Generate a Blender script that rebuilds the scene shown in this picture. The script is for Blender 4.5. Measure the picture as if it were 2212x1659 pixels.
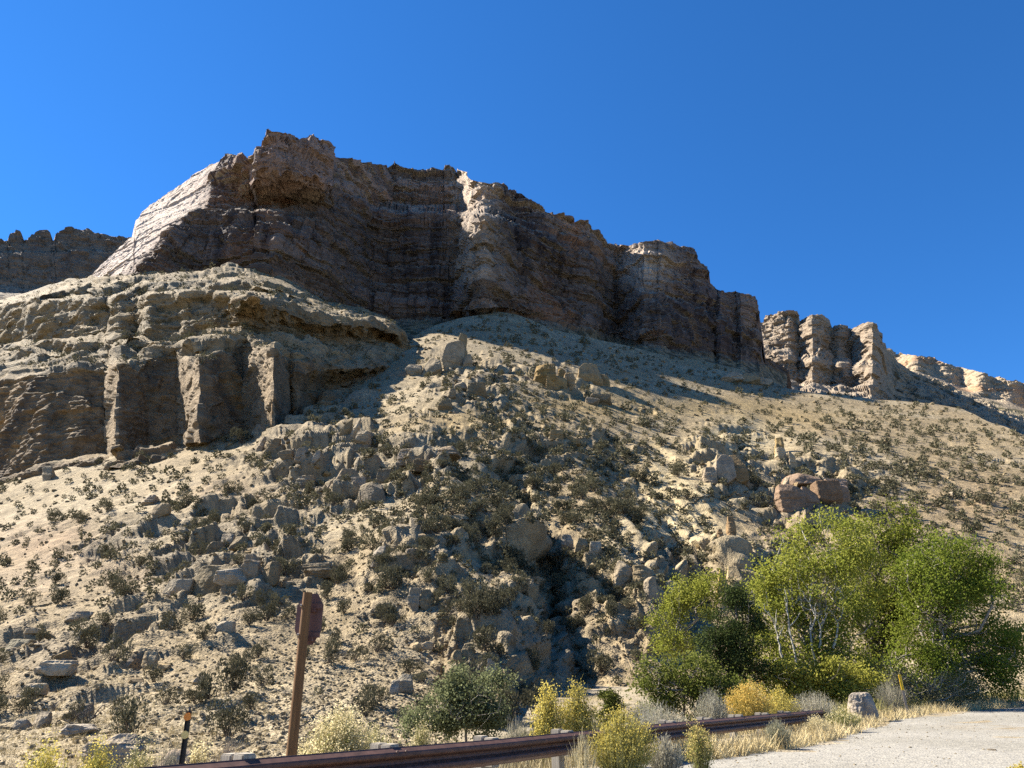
import bpy, math, random
import numpy as np
for o in list(bpy.data.objects):
    bpy.data.objects.remove(o, do_unlink=True)
SC = bpy.context.scene
COL = SC.collection
R = math.radians

# ------------------------------------------------------------------ camera
CAMZ = 1.39
PITCH = R(22.4)
cam_d = bpy.data.cameras.new('camera')
cam_d.sensor_width = 36.0
cam_d.lens = 36.0 * 1600 / 2212
cam_d.clip_start = 0.1
cam_d.clip_end = 6000
cam = bpy.data.objects.new('camera', cam_d)
COL.objects.link(cam)
cam.location = (0, 0, CAMZ)
cam.rotation_euler = (R(90) + PITCH, 0, 0)
SC.camera = cam

# ------------------------------------------------------------------ light
SUN_EL = R(43.0)
SUN_AZ = R(22.0)          # degrees beyond due left of the camera axis
sdir = np.array([-math.cos(SUN_AZ) * math.cos(SUN_EL), math.sin(SUN_AZ) * math.cos(SUN_EL), math.sin(SUN_EL)])
W = bpy.data.worlds.new('World')
SC.world = W
W.use_nodes = True
nt = W.node_tree
nt.nodes.clear()
sky = nt.nodes.new('ShaderNodeTexSky')
sky.sky_type = 'NISHITA'
sky.sun_disc = False
sky.sun_elevation = SUN_EL
sky.sun_rotation = math.atan2(sdir[0], sdir[1])
sky.altitude = 1800
sky.air_density = 1.0
sky.dust_density = 0.0
sky.ozone_density = 10.0
bg = nt.nodes.new('ShaderNodeBackground')
bg.inputs['Strength'].default_value = 0.066
wo = nt.nodes.new('ShaderNodeOutputWorld')
hsv = nt.nodes.new('ShaderNodeHueSaturation')
hsv.inputs['Saturation'].default_value = 1.13
nt.links.new(sky.outputs[0], hsv.inputs['Color'])
nt.links.new(hsv.outputs[0], bg.inputs[0])
nt.links.new(bg.outputs[0], wo.inputs[0])
sun_d = bpy.data.lights.new('sun', 'SUN')
sun_d.energy = 5.0
sun_d.angle = R(0.53)
sun_d.color = (1.0, 0.915, 0.79)
sun = bpy.data.objects.new('sun', sun_d)
COL.objects.link(sun)
from mathutils import Vector, Matrix
sun.rotation_euler = Vector(sdir).to_track_quat('Z', 'Y').to_euler()
SC.view_settings.view_transform = 'Standard'
SC.view_settings.look = 'None'
SC.view_settings.gamma = 1.0
SC.view_settings.exposure = 1.82
SC.view_settings.use_curve_mapping = False
SC.render.engine = 'CYCLES'
SC.cycles.max_bounces = 5
SC.cycles.diffuse_bounces = 2
SC.cycles.use_denoising = False
SC.cycles.transparent_max_bounces = 4

# ------------------------------------------------------------------ measuring helpers
cP, sP = math.cos(PITCH), math.sin(PITCH)
def proj(u, v, Y):
    """world point on the sight line of a measured photo point (2212 x 1659) at ground distance Y"""
    u = np.asarray(u, float); v = np.asarray(v, float); Y = np.asarray(Y, float)
    xc = (u - 1106.0) / 1600; yc = (829.5 - v) / 1600
    yw = cP - yc * sP
    zw = sP + yc * cP
    return np.stack(np.broadcast_arrays(xc / yw * Y, Y, CAMZ + zw / yw * Y), -1)
def unproj(P):
    P = np.asarray(P, float)
    x, y, z = P[..., 0], P[..., 1], P[..., 2] - CAMZ
    d = y * cP + z * sP
    up = -y * sP + z * cP
    return 1106 + 1600 * x / d, 829.5 - 1600 * up / d, d

# ------------------------------------------------------------------ noise
CELL = [None]        # local mesh spacing: relief finer than the mesh can carry is left to the shader
def _h(ix, iy, iz, seed):
    h = (ix.astype(np.uint32) * np.uint32(374761393) + iy.astype(np.uint32) * np.uint32(668265263)
         + iz.astype(np.uint32) * np.uint32(2147483647 - 61) + np.uint32((seed * 974711 + 12345) & 0xffffffff))
    h = (h ^ (h >> np.uint32(13))) * np.uint32(1274126177)
    h = (h ^ (h >> np.uint32(16))) * np.uint32(2246822519)
    h = h ^ (h >> np.uint32(13))
    return (h & np.uint32(0xffffff)).astype(np.float32) / np.float32(0xffffff)
def vnoise(P, seed=0):
    P = np.asarray(P, np.float32)
    F = np.floor(P)
    f = P - F
    f = f * f * (3 - 2 * f)
    I = F.astype(np.int64)
    x, y, z = I[..., 0], I[..., 1], I[..., 2]
    fx, fy, fz = f[..., 0], f[..., 1], f[..., 2]
    def c(a, b, d): return _h(x + a, y + b, z + d, seed)
    x00 = c(0,0,0) * (1 - fx) + c(1,0,0) * fx
    x10 = c(0,1,0) * (1 - fx) + c(1,1,0) * fx
    x01 = c(0,0,1) * (1 - fx) + c(1,0,1) * fx
    x11 = c(0,1,1) * (1 - fx) + c(1,1,1) * fx
    y0 = x00 * (1 - fy) + x10 * fy
    y1 = x01 * (1 - fy) + x11 * fy
    return (y0 * (1 - fz) + y1 * fz) * 2 - 1
_ROT = np.array([[0.80, 0.36, -0.48], [-0.6, 0.48, -0.64], [0.0, 0.8, 0.6]], np.float32)
def fbm(P, scale, oct=4, seed=0, gain=0.5, ridged=False):
    p = np.asarray(P, np.float32) / np.float32(scale)
    a, s, t = 1.0, 0.0, 0.0
    for k in range(oct):
        n = vnoise(p + np.float32(17.3 * k), seed + k)
        if ridged: n = 1 - 2 * np.abs(n)
        s = s + (a * n if CELL[0] is None else a * n * sstep(1.5, 4.0, scale / 2.03 ** k / CELL[0]))
        t += a
        a *= gain
        p = (p @ _ROT) * np.float32(2.03)
    return s / t
def blocks(P, size, seed=0, warp=0.35):
    """broken, bedded rock: every joint-bounded block steps in or out by its own amount"""
    p = np.asarray(P, np.float32).copy()
    s = np.asarray(size, np.float32)
    w = np.stack([vnoise(p / (s * 1.7), seed + 11), vnoise(p / (s * 1.7) + 31, seed + 12), vnoise(p / (s * 2.5) + 77, seed + 13)], -1)
    p = p + w * s * warp
    z = p[..., 2] / s[2]
    iz = np.floor(z).astype(np.int64)
    zero = np.zeros_like(iz)
    x = p[..., 0] / s[0] + 7 * _h(iz, zero, zero, seed + 1)
    ix = np.floor(x).astype(np.int64)
    y = p[..., 1] / s[1] + 7 * _h(iz, ix, zero, seed + 2)
    iy = np.floor(y).astype(np.int64)
    b = _h(ix, iy, iz, seed + 3) * 2 - 1
    return b if CELL[0] is None else b * sstep(1.5, 3.0, float(s.min()) * 1.7 / CELL[0])
def sstep(a, b, x):
    t = np.clip((x - a) / (b - a), 0, 1)
    return t * t * (3 - 2 * t)
def blur2(A, sig):
    for ax in (0, 1):
        s = sig[ax]
        n = int(3 * s) + 1
        k = np.exp(-0.5 * (np.arange(-n, n + 1) / s) ** 2); k /= k.sum()
        pad = [(0, 0), (0, 0)]; pad[ax] = (n, n)
        B = np.pad(A, pad, mode='edge')
        A = np.apply_along_axis(lambda r: np.convolve(r, k, 'valid'), ax, B)
    return A
def poly(pts):
    a = np.array(pts, float)
    return lambda u: np.interp(u, a[:, 0], a[:, 1])

# ------------------------------------------------------------------ materials
def mat_new(name):
    m = bpy.data.materials.new(name)
    m.use_nodes = True
    n = m.node_tree.nodes
    n.clear()
    out = n.new('ShaderNodeOutputMaterial')
    b = n.new('ShaderNodeBsdfPrincipled')
    m.node_tree.links.new(b.outputs[0], out.inputs[0])
    b.inputs['Roughness'].default_value = 0.9
    b.inputs['Specular IOR Level'].default_value = 0.2
    return m, n, m.node_tree.links, b
def rock_mat(name, s1, s2, bump, spec=0.15, contrast=0.5, pebble=None, bed=1.0):
    """attribute colour x grain of two sizes, with fine relief"""
    m, n, L, b = mat_new(name)
    b.inputs['Specular IOR Level'].default_value = spec
    at = n.new('ShaderNodeAttribute'); at.attribute_name = 'Col'
    geo = n.new('ShaderNodeTexCoord')
    mpn = n.new('ShaderNodeMapping'); mpn.inputs['Scale'].default_value = (1, 1, bed)
    L.new(geo.outputs['Object'], mpn.inputs[0])
    def noise(scale, det, rough=0.6):
        t = n.new('ShaderNodeTexNoise'); t.inputs['Scale'].default_value = scale
        t.inputs['Detail'].default_value = det; t.inputs['Roughness'].default_value = rough
        L.new(mpn.outputs[0], t.inputs['Vector']); return t
    a = noise(1 / s1, 5); c = noise(1 / s2, 4, 0.7)
    def rng(sock, lo, hi):
        r = n.new('ShaderNodeMapRange'); r.inputs[1].default_value = 0.25; r.inputs[2].default_value = 0.75
        r.inputs[3].default_value = lo; r.inputs[4].default_value = hi
        L.new(sock, r.inputs[0]); return r.outputs[0]
    mul = n.new('ShaderNodeMath'); mul.operation = 'MULTIPLY'
    L.new(rng(a.outputs[0], 1 - contrast * .6, 1 + contrast * .5), mul.inputs[0])
    L.new(rng(c.outputs[0], 1 - contrast * .7, 1 + contrast * .6), mul.inputs[1])
    mx = n.new('ShaderNodeVectorMath'); mx.operation = 'SCALE'
    L.new(at.outputs['Color'], mx.inputs[0]); L.new(mul.outputs[0], mx.inputs['Scale'])
    L.new(mx.outputs[0], b.inputs['Base Color'])
    h = n.new('ShaderNodeMath'); h.operation = 'MULTIPLY_ADD'
    L.new(a.outputs[0], h.inputs[0]); h.inputs[1].default_value = s1 / s2 * 0.7
    L.new(c.outputs[0], h.inputs[2])
    hs = h.outputs[0]
    if pebble:
        vo = n.new('ShaderNodeTexVoronoi'); vo.inputs['Scale'].default_value = 1 / pebble
        L.new(geo.outputs['Object'], vo.inputs['Vector'])
        h2 = n.new('ShaderNodeMath'); h2.operation = 'MULTIPLY_ADD'
        L.new(vo.outputs['Distance'], h2.inputs[0]); h2.inputs[1].default_value = -1.2; L.new(hs, h2.inputs[2])
        hs = h2.outputs[0]
    bp = n.new('ShaderNodeBump'); bp.inputs['Strength'].default_value = bump; bp.inputs['Distance'].default_value = s2
    L.new(hs, bp.inputs['Height']); L.new(bp.outputs[0], b.inputs['Normal'])
    return m

# ------------------------------------------------------------------ mesh helpers
def mesh_from(name, V, F, col=None, mats=(), smooth=False, midx=None):
    """V (n,3), F list of arrays of equal-length faces or one (m,k) array"""
    me = bpy.data.meshes.new(name)
    V = np.ascontiguousarray(V, np.float32)
    Fs = F if isinstance(F, (list, tuple)) else [F]
    Fs = [np.asarray(f, np.int32) for f in Fs if len(f)]
    loops = np.concatenate([f.ravel() for f in Fs])
    tot = np.concatenate([np.full(len(f), f.shape[1], np.int32) for f in Fs])
    start = np.concatenate([[0], np.cumsum(tot)[:-1]]).astype(np.int32)
    me.vertices.add(len(V)); me.vertices.foreach_set('co', V.ravel())
    me.loops.add(len(loops)); me.loops.foreach_set('vertex_index', loops)
    me.polygons.add(len(tot)); me.polygons.foreach_set('loop_start', start); me.polygons.foreach_set('loop_total', tot)
    me.polygons.foreach_set('use_smooth', np.full(len(tot), smooth, bool))
    if midx is not None: me.polygons.foreach_set('material_index', np.asarray(midx, np.int32))
    me.update(calc_edges=True)
    if col is not None:
        at = me.color_attributes.new('Col', 'FLOAT_COLOR', 'POINT')
        c = np.ones((len(V), 4), np.float32); c[:, :3] = col
        at.data.foreach_set('color', c.ravel())
    for m in (mats if isinstance(mats, (list, tuple)) else [mats]): me.materials.append(m)
    return me
def obj(name, me, parent=None, loc=None, rot=None, scale=None):
    o = bpy.data.objects.new(name, me)
    COL.objects.link(o)
    if parent is not None: o.parent = parent
    if loc is not None: o.location = loc
    if rot is not None: o.rotation_euler = rot
    if scale is not None: o.scale = scale
    return o
def tag(o, label=None, cat=None, group=None, kind=None):
    if label: o['label'] = label
    if cat: o['category'] = cat
    if group: o['group'] = group
    if kind: o['kind'] = kind
    return o
def grid_faces(nr, nc):
    i = np.arange(nr * nc).reshape(nr, nc)
    return np.stack([i[:-1, :-1], i[1:, :-1], i[1:, 1:], i[:-1, 1:]], -1).reshape(-1, 4)
def grid_normals(P):
    a = np.gradient(P, axis=1); b = np.gradient(P, axis=0)
    n = np.cross(a, b)
    n /= np.linalg.norm(n, axis=-1, keepdims=True) + 1e-9
    # towards the valley side
    s = np.sign(-(n[..., 1:2]) * 1.0 + n[..., 2:3] * 0.5)
    s[s == 0] = 1
    return n * s
# ================================================================== terrain
M_CLIFF = rock_mat('bedded_cliff_rock', 3.0, 0.6, 0.6, contrast=0.5, bed=3.0)
M_LEDGE = rock_mat('tan_ledge_rock', 1.8, 0.35, 0.6, contrast=0.5, bed=2.6)
M_SLOPE = rock_mat('stony_slope', 1.0, 0.13, 0.6, contrast=0.6, pebble=0.13)
M_FAR = rock_mat('far_rim_rock', 5.0, 1.1, 0.6, contrast=0.5, bed=2.2)

ALB = np.array([0.56, 0.525, 0.455])
def mix(a, b, t):
    t = np.asarray(t)[..., None]
    return a * (1 - t) + np.asarray(b) * t

def sheet(name, us, vtop, vbot, nr, Yfun, disp, colf, mat, back=((6, 1.5), (18, 0), (50, -6), (120, -30)), spow=1.0):
    s = np.linspace(0, 1, nr)[:, None] ** spow
    U = np.broadcast_to(us[None, :], (nr, len(us))).copy()
    V = vtop(us)[None, :] * (1 - s) + vbot(us)[None, :] * s
    Y = Yfun(U, V)
    P = proj(U, V, Y)
    N = grid_normals(P)
    cu = np.linalg.norm(np.gradient(P, axis=1), axis=-1); cv = np.linalg.norm(np.gradient(P, axis=0), axis=-1)
    CELL[0] = blur2(np.minimum(np.maximum(cu, cv), 40), (3, 3))
    N = np.stack([blur2(N[..., k], (2.0, 1.5)) for k in range(3)], -1); N /= np.linalg.norm(N, axis=-1, keepdims=True)
    d = disp(P, N, U, V)
    CELL[0] = None
    Pd = P + N * d[..., None]
    N2 = grid_normals(Pd)
    C = colf(P, N2, U, V, d) * ALB
    top = Pd[0]
    h = top[:, :2] / np.linalg.norm(top[:, :2], axis=1, keepdims=True)
    rows = []
    for dist, dz in reversed(back):
        q = top.copy(); q[:, :2] += h * dist
        q[:, 2] += dz + 0.02 * dist * fbm(q, 18, 3, 5)
        rows.append(q)
    A = np.concatenate([np.stack(rows), Pd], 0) if rows else Pd
    CA = np.concatenate([np.repeat(C[:1], len(rows), 0), C], 0) if rows else C
    me = mesh_from(name, A.reshape(-1, 3), grid_faces(A.shape[0], A.shape[1]), CA.reshape(-1, 3), mat)
    o = tag(obj(name, me), kind='structure')
    return o, dict(U=U, V=V, P=Pd, N=N2, us=us)

TAN = np.array([0.44, 0.365, 0.245]); PALE = np.array([0.52, 0.455, 0.335]); OCHRE = np.array([0.46, 0.335, 0.165])
GREY = np.array([0.335, 0.30, 0.24]); PINK = np.array([0.40, 0.29, 0.225]); VARN = np.array([0.10, 0.085, 0.085])
RUST = np.array([0.33, 0.21, 0.135]); BRUSH = np.array([0.085, 0.08, 0.045]); CREAM = np.array([0.57, 0.49, 0.34])

# ------------------------------------------------------------------ main cliff (shaded wall with its lit west flank)
rim = poly([(60,640),(195,598),(240,552),(290,512),(293,480),(312,455),(340,430),(380,405),(420,378),(460,355),(490,342),(497,339),(520,341),(540,354),(548,352),
 (555,318),(580,298),(600,293),(620,292),(650,300),(700,308),(718,322),(722,341),(735,343),(760,350),(800,353),(812,358),(850,361),(880,372),(910,373),(935,368),(955,376),
 (960,366),(985,366),(990,377),(996,368),(1010,372),(1016,389),(1050,397),(1080,405),(1092,416),(1130,425),(1160,440),(1190,455),(1235,468),(1240,479),(1262,481),
 (1290,506),(1310,526),(1325,534),(1333,532),(1380,527),(1420,521),(1460,533),(1494,546),(1502,562),(1520,581),(1530,612),(1550,626),(1590,630),(1626,641),(1633,655),(1640,700),(1650,770),(1700,800)])
cbase = poly([(60,665),(195,612),(300,600),(400,592),(500,583),(600,606),(700,658),(850,692),(950,690),(1075,673),(1200,700),(1290,722),(1400,745),(1500,760),(1600,780),(1650,785),(1700,805)])
cledge = poly([(60,640),(300,560),(450,480),(600,462),(700,440),(850,455),(960,462),(1050,468),(1200,518),(1300,562),(1400,640),(1640,730),(1700,800)])
plan = poly([(60,380),(195,320),(250,296),(310,262),(390,236),(450,238),(520,242),(600,244),(700,256),(722,264),(760,276),(800,286),(900,288),(975,288),(997,284),(1024,258),(1046,254),(1075,262),
 (1110,276),(1200,288),(1270,302),(1325,328),(1342,326),(1392,296),(1425,292),(1450,302),(1530,320),(1545,326),(1555,320),(1590,328),(1600,323),(1640,340),(1650,380),(1700,420)])
arete = np.array([(342,492),(387,458),(428,455),(452,441),(475,396),(500,369),(541,342),(571,308),(620,290)], float)   # v, u of the edge between lit flank and shaded wall
def Y_cliff(U, V):
    vb, vr, vl = cbase(U), rim(U), cledge(U)
    f = np.clip((vb - V) / (vb - vr), -1, 1.2)
    hpx = np.clip(vb - V, -80, None)
    Y = plan(U)
    Y = Y + np.interp(U, [540, 600, 720, 800], [.055, .035, .035, .055]) * hpx * Y / 280
    lv = np.stack([U / 260, V / 900, 0 * U], -1)
    q = hpx / 34.0 + .9 * fbm(lv, 1.0, 3, 61)
    Y = Y + 2.6 * (np.floor(q) + sstep(.72, 1.0, q - np.floor(q)) - q) * sstep(0, 20, hpx)
    led = sstep(8, -14, V - vl) * np.interp(U, [300, 500, 660, 720, 800, 845, 1000, 1060, 1150, 1350, 1420, 1500, 1640], [0, 4, 5, 4, 6, 30, 36, 26, 10, 5, 18, 8, 3])
    Y = Y + led
    # west flank: ground falls away to the left of the edge
    ua = np.interp(V, arete[:, 0], arete[:, 1])
    d = ua - U
    w = sstep(640, 560, U)
    flank = np.where(d > 0, 0.42 * d, 0)
    base_left = np.interp(U, [60, 195, 250, 310, 390, 600], [380, 320, 296, 262, 236, 262])
    Ya = np.interp(V, [340, 400, 450, 500, 560, 600], [285, 270, 258, 248, 238, 234])
    Yf = Ya + np.where(d > 0, 0.40 * d, 0.10 * -d)
    t = sstep(560, 430, U)
    Y = Y * (1 - t) + np.where(d > 0, Yf, np.minimum(np.maximum(Yf, Y - 30), Yf + 20)) * t
    # alcove under the summit block
    Y = Y + 24 * np.exp(-((U - 590) / 90) ** 2 - ((V - 432) / 40) ** 2) + 9 * np.exp(-((U - 830) / 60) ** 2 - ((V - 560) / 70) ** 2) + 8 * np.exp(-((U - 1200) / 50) ** 2 - ((V - 620) / 60) ** 2)
    # summit block proud of the wall
    blk = sstep(548, 556, U) * sstep(725, 720, U) * sstep(455, 405, V)
    Y = Y - 15 * blk
    # tapering pillar foot of the lit buttress
    near = np.exp(-((U - 1045) / 70) ** 4)
    Y = np.where(V > vb - 6, Y - np.maximum(V - vb, 0) * 0.9 * sstep(600, 800, U) * (1 - near) + near * (V - vb + 6) * .8, Y)
    return Y
def beds(P, h, seed, wob=.5):
    z = P[..., 2] + .05 * P[..., 0] + wob * h * fbm(P, h * 9, 2, seed + 1)
    k = np.floor(z / h).astype(np.int64)
    o = np.zeros_like(k)
    return (_h(k, o, o, seed) * 2 - 1) * (1 if CELL[0] is None else sstep(1.5, 3., h / CELL[0]))
def disp_rock(big, mid, small, bedz, seed):
    def f(P, N, U, V):
        d = big * fbm(P * np.array([1, 1, 0.22]), 30, 4, seed, ridged=True)
        d = d + mid * (2.6 * beds(P, 6.8, seed + 50) + 1.1 * beds(P, 2.3, seed + 53))
        d = d + mid * (1.5 * blocks(P, (7.5, 7.5, 13), seed + 5, .14) + 1.0 * blocks(P, (3.4, 3.4, 5.0), seed + 9, .14))
        d = d + small * (1.2 * blocks(P, (1.9, 1.9, 1.1), seed + 15, .2) + fbm(P, 1.6, 3, seed + 20))
        return d
    return f
_dc = disp_rock(2.6, 0.80, 0.36, 2.4, 3)
def d_cliff(P, N, U, V):
    d = _dc(P, N, U, V)
    k = sstep(cbase(U) + 12, cbase(U) - 4, V)
    tal = 0.9 * fbm(P, 6, 4, 71) + 0.5 * blocks(P, (2, 2, 1.5), 72)
    d = d * k + tal * (1 - k)
    fl = sstep(8, -8, U - np.interp(V, arete[:, 0], arete[:, 1])) * sstep(640, 540, U)
    tw = np.exp(-((U - 1385) / 45) ** 2 - ((V - 580) / 55) ** 2)
    return d * (1 - 0.75 * fl) * (1 - .5 * tw)
def c_cliff(P, N, U, V, d):
    z = P[..., 2] + 0.06 * P[..., 0]
    Z = np.stack([0 * z, 0 * z, z], -1)
    st = fbm(Z + 0.02 * P, 5.5, 4, 101)
    st2 = fbm(Z + 0.01 * P, 1.6, 2, 105)
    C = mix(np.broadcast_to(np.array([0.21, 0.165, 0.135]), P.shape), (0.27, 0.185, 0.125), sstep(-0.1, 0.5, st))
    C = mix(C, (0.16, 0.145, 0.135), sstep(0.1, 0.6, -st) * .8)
    C = mix(C, (0.20, 0.12, 0.085), sstep(0.15, 0.5, st2) * .5)
    # desert varnish streaks down the wall; their dark also deepens its shade, sparing the flank
    vs = fbm(P * np.array([1, 1, 0.07]), 4.5, 4, 110) + 0.7 * fbm(P * np.array([1, 1, 0.5]), 38, 3, 115)
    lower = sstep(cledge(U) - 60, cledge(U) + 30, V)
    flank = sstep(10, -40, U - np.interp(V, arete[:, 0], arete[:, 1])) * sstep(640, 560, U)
    vm = sstep(-0.15, 0.45, vs) * (0.35 + 0.5 * lower) * (1 - 0.9 * flank)
    C = mix(C, (0.06, 0.05, 0.052), vm)
    bandz = _h(np.floor((z + 2.5 * fbm(P, 40, 2, 150)) / 5.2).astype(np.int64), 0 * U.astype(np.int64), 0 * U.astype(np.int64), 151)[..., None]
    C = C * (0.62 + .85 * bandz)
    C = mix(C, (0.33, 0.19, 0.115), sstep(.25, .5, fbm(P * np.array([1, 1, .5]), 26, 3, 153)) * .65 * (1 - flank))
    C = mix(C, (0.075, 0.066, 0.072), sstep(.1, .45, fbm(P * np.array([1, 1, .6]), 45, 3, 156)) * .7 * (1 - flank))
    och = sstep(0.2, 0.6, fbm(P, 22, 3, 120)) * sstep(0.0, 0.4, fbm(P * np.array([1, 1, .3]), 8, 2, 122)) * lower
    C = mix(C, (0.34, 0.21, 0.10), och * .7)
    C = mix(C, (0.56, 0.475, 0.385), flank * 0.95)  # flank painted paler: sunlight put into its colour
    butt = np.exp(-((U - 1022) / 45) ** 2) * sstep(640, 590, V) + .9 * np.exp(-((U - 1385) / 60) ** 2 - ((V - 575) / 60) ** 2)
    C = mix(C, (0.58, 0.485, 0.37), np.clip(butt, 0, 1) * .85)  # sun patches on buttress and tower painted in as paler rock
    flat = sstep(0.45, 0.75, N[..., 2])
    C = mix(C, (0.42, 0.37, 0.28), flat * .7)
    tal = sstep(cbase(U) - 2, cbase(U) + 10, V)
    talc = mix(np.broadcast_to(TAN * .85, P.shape), GREY * .8, sstep(-0.2, 0.3, fbm(P, 4, 3, 130)))
    talc = mix(talc, BRUSH, sstep(0.0, 0.25, fbm(P, 2.6, 2, 133)) * .9)
    blk = sstep(545, 560, U) * sstep(726, 716, U) * sstep(440, 400, V)
    C = mix(C, (0.30, 0.215, 0.17), blk * .75)
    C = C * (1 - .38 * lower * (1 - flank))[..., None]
    C = C * np.array([1.48, 1.52, 1.78])
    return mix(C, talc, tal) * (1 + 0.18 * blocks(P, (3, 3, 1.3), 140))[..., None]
us = np.arange(60, 1701, 2.0)
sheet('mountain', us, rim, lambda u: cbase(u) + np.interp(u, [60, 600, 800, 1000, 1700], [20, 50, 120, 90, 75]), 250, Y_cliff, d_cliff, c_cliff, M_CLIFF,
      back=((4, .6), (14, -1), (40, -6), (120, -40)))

# ------------------------------------------------------------------ left ledges and lower cliff
C0 = poly([(-180,1085),(0,1050),(100,1012),(180,992),(300,985),(400,968),(520,945),(600,925),(700,870),(830,806),(900,790),(960,790)])
C1 = poly([(-180,845),(0,830),(60,815),(100,808),(180,800),(240,806),(247,790),(262,788),(300,800),(330,772),(388,776),(396,768),(440,768),(492,762),(510,752),(545,748),(600,764),(650,775),(740,788),(800,796),(830,798),(900,785),(960,786)])
C2 = poly([(-180,765),(0,768),(150,772),(300,764),(420,758),(550,742),(650,742),(750,765),(830,788),(900,780),(960,782)])
C3b = poly([(-180,735),(0,742),(200,742),(400,735),(500,722),(640,735),(760,752),(830,752),(870,765),(960,775)])
C3t = poly([(-180,650),(0,662),(100,655),(200,652),(300,656),(400,646),(500,642),(590,648),(640,668),(740,695),(830,700),(858,715),(880,745),(960,765)])
C4 = poly([(-180,700),(0,648),(60,632),(100,620),(150,606),(195,600),(300,592),(430,590),(460,583),(500,577),(540,580),(575,590),(620,606),(700,652),(780,672),(850,694),(870,720),(885,745),(960,760)])
lplan = poly([(-180,0),(100,2),(180,4),(232,6),(254,-2),(320,4),(384,5.5),(402,1),(432,-4),(500,3.5),(527,6.5),(560,-1),(590,-7),(626,0),(641,-2.5),(700,3),(830,0),(960,0)])
Yc0 = poly([(-180,150),(0,139),(100,134),(300,127),(520,125),(600,132),(700,146),(830,172),(900,190),(960,200)])
def Y_left(U, V):
    c0, c1, c2, c3b, c3t, c4 = C0(U), C1(U), C2(U), C3b(U), C3t(U), C4(U)
    c1 = np.minimum(c1, c0 - 3); c2 = np.minimum(c2, c1 - 4); c3b = np.minimum(c3b, c2 - 4); c3t = np.minimum(c3t, c3b - 4); c4 = np.minimum(c4, c3t - 3)
    y0 = Yc0(U)
    y1 = y0 + (c0 - c1) * 0.040 * y0 / 115 * 0.9
    fl = np.interp(U, [-180, 150, 420], [2.3, 1.7, 1.0])
    y2 = y1 + 0.30 * (c1 - c2) * y0 / 115 * fl
    y3 = y2 + 0.35 * (c2 - c3b) * y0 / 115 * fl
    y4 = y3 + 0.075 * (c3b - c3t) * y0 / 115
    ycrest = np.interp(U, [-180, 0, 100, 195, 310, 390, 500, 700, 850, 960], [330, 300, 285, 266, 240, 222, 232, 262, 268, 268])
    y5 = np.maximum(ycrest, y4 + 3)
    out = np.zeros_like(U)
    lv = np.stack([U / 210, V / 900, 0 * U], -1)
    ph = 1.3 * fbm(lv, 1.0, 3, 261) + .25 * fbm(lv, .18, 2, 265)
    span = np.maximum(c2 - c4, 30)
    q = (c2 - V) / span * 6.0 + ph
    fr = q - np.floor(q)
    st = np.floor(q) + sstep(.58, 1.0, fr) - ph          # ledges: risers and treads
    amt = sstep(c2, c2 - 14, V) * sstep(c4, c4 + 22, V) * np.clip(.95 + .4 * fbm(lv, .6, 2, 268), 0, 1) * (1 - sstep(470, 580, U) * sstep(c3t - 20, c3t, V))
    V = np.where(V < c2, V * (1 - amt) + amt * (c2 - st / 6.0 * span), V)
    ks = [(c0 + 60, y0 - 6), (c0, y0), (c1, y1), (c2, y2), (c3b, y3), (c3t, y4), (c4, y5)]
    out = ks[0][1].copy()
    for (va, ya), (vb, yb) in zip(ks[:-1], ks[1:]):
        t = (va - V) / (va - vb)
        m = t >= 0
        tt = np.clip(t, 0, 1.15)
        out = np.where(m, ya + (yb - ya) * tt, out)
    cl = sstep(c0 + 6, c0 - 8, V) * sstep(c1 - 30, c1 + 6, V)
    k = lplan(U)
    out = out + k * cl * 1.6
    # undercut band of the right-hand ledges
    tb = np.clip((c3b - V) / np.maximum(c3b - c3t, 4), -.3, 1.3)
    bandm = sstep(440, 540, U) * sstep(880, 840, U)
    lobe = 1 + .8 * fbm(np.stack([U / 55, 0 * U, 0 * U], -1), 1.0, 2, 271)
    out = out - bandm * lobe * 7.0 * np.exp(-((tb - .80) / .26) ** 2) + bandm * 3 * np.exp(-((tb - .15) / .25) ** 2)
    tl = np.clip((c0 - V) / np.maximum(c0 - c1, 4), -.3, 1.3)
    lowm = sstep(600, 660, U) * sstep(860, 800, U)
    out = out - lowm * lobe * 5.0 * np.exp(-((tl - .85) / .25) ** 2) + lowm * 3 * np.exp(-((tl - .2) / .3) ** 2)
    return out
def d_left(P, N, U, V):
    d = 1.5 * fbm(P * np.array([1, 1, .6]), 15, 4, 203, ridged=True)
    d = d + 0.75 * fbm(P * np.array([1, 1, .25]), 4, 3, 207)
    dip = P[..., 2] - 0.10 * P[..., 0]
    Q = np.stack([P[..., 0], P[..., 1], dip], -1)
    lo = sstep(C1(U) - 8, C1(U) + 12, V) * sstep(C0(U) + 5, C0(U) - 5, V)
    up = 1 - lo
    d = d + up * (1.15 * blocks(Q, (15, 12, 3.6), 211, .22) + 0.8 * blocks(Q, (7, 6, 1.9), 215, .22) + .45 * blocks(Q, (2.6, 2.4, .9), 219, .22))
    d = d + lo * (0.55 * blocks(Q, (5, 5, 4.5), 223, .5) + 0.22 * blocks(Q, (2.2, 2.2, 1.0), 227, .5))
    d = d + .22 * blocks(Q, (1.1, 1.1, .5), 229) + .15 * fbm(P, .9, 2, 231)
    return blur2(d, (.9, .7))
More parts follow.
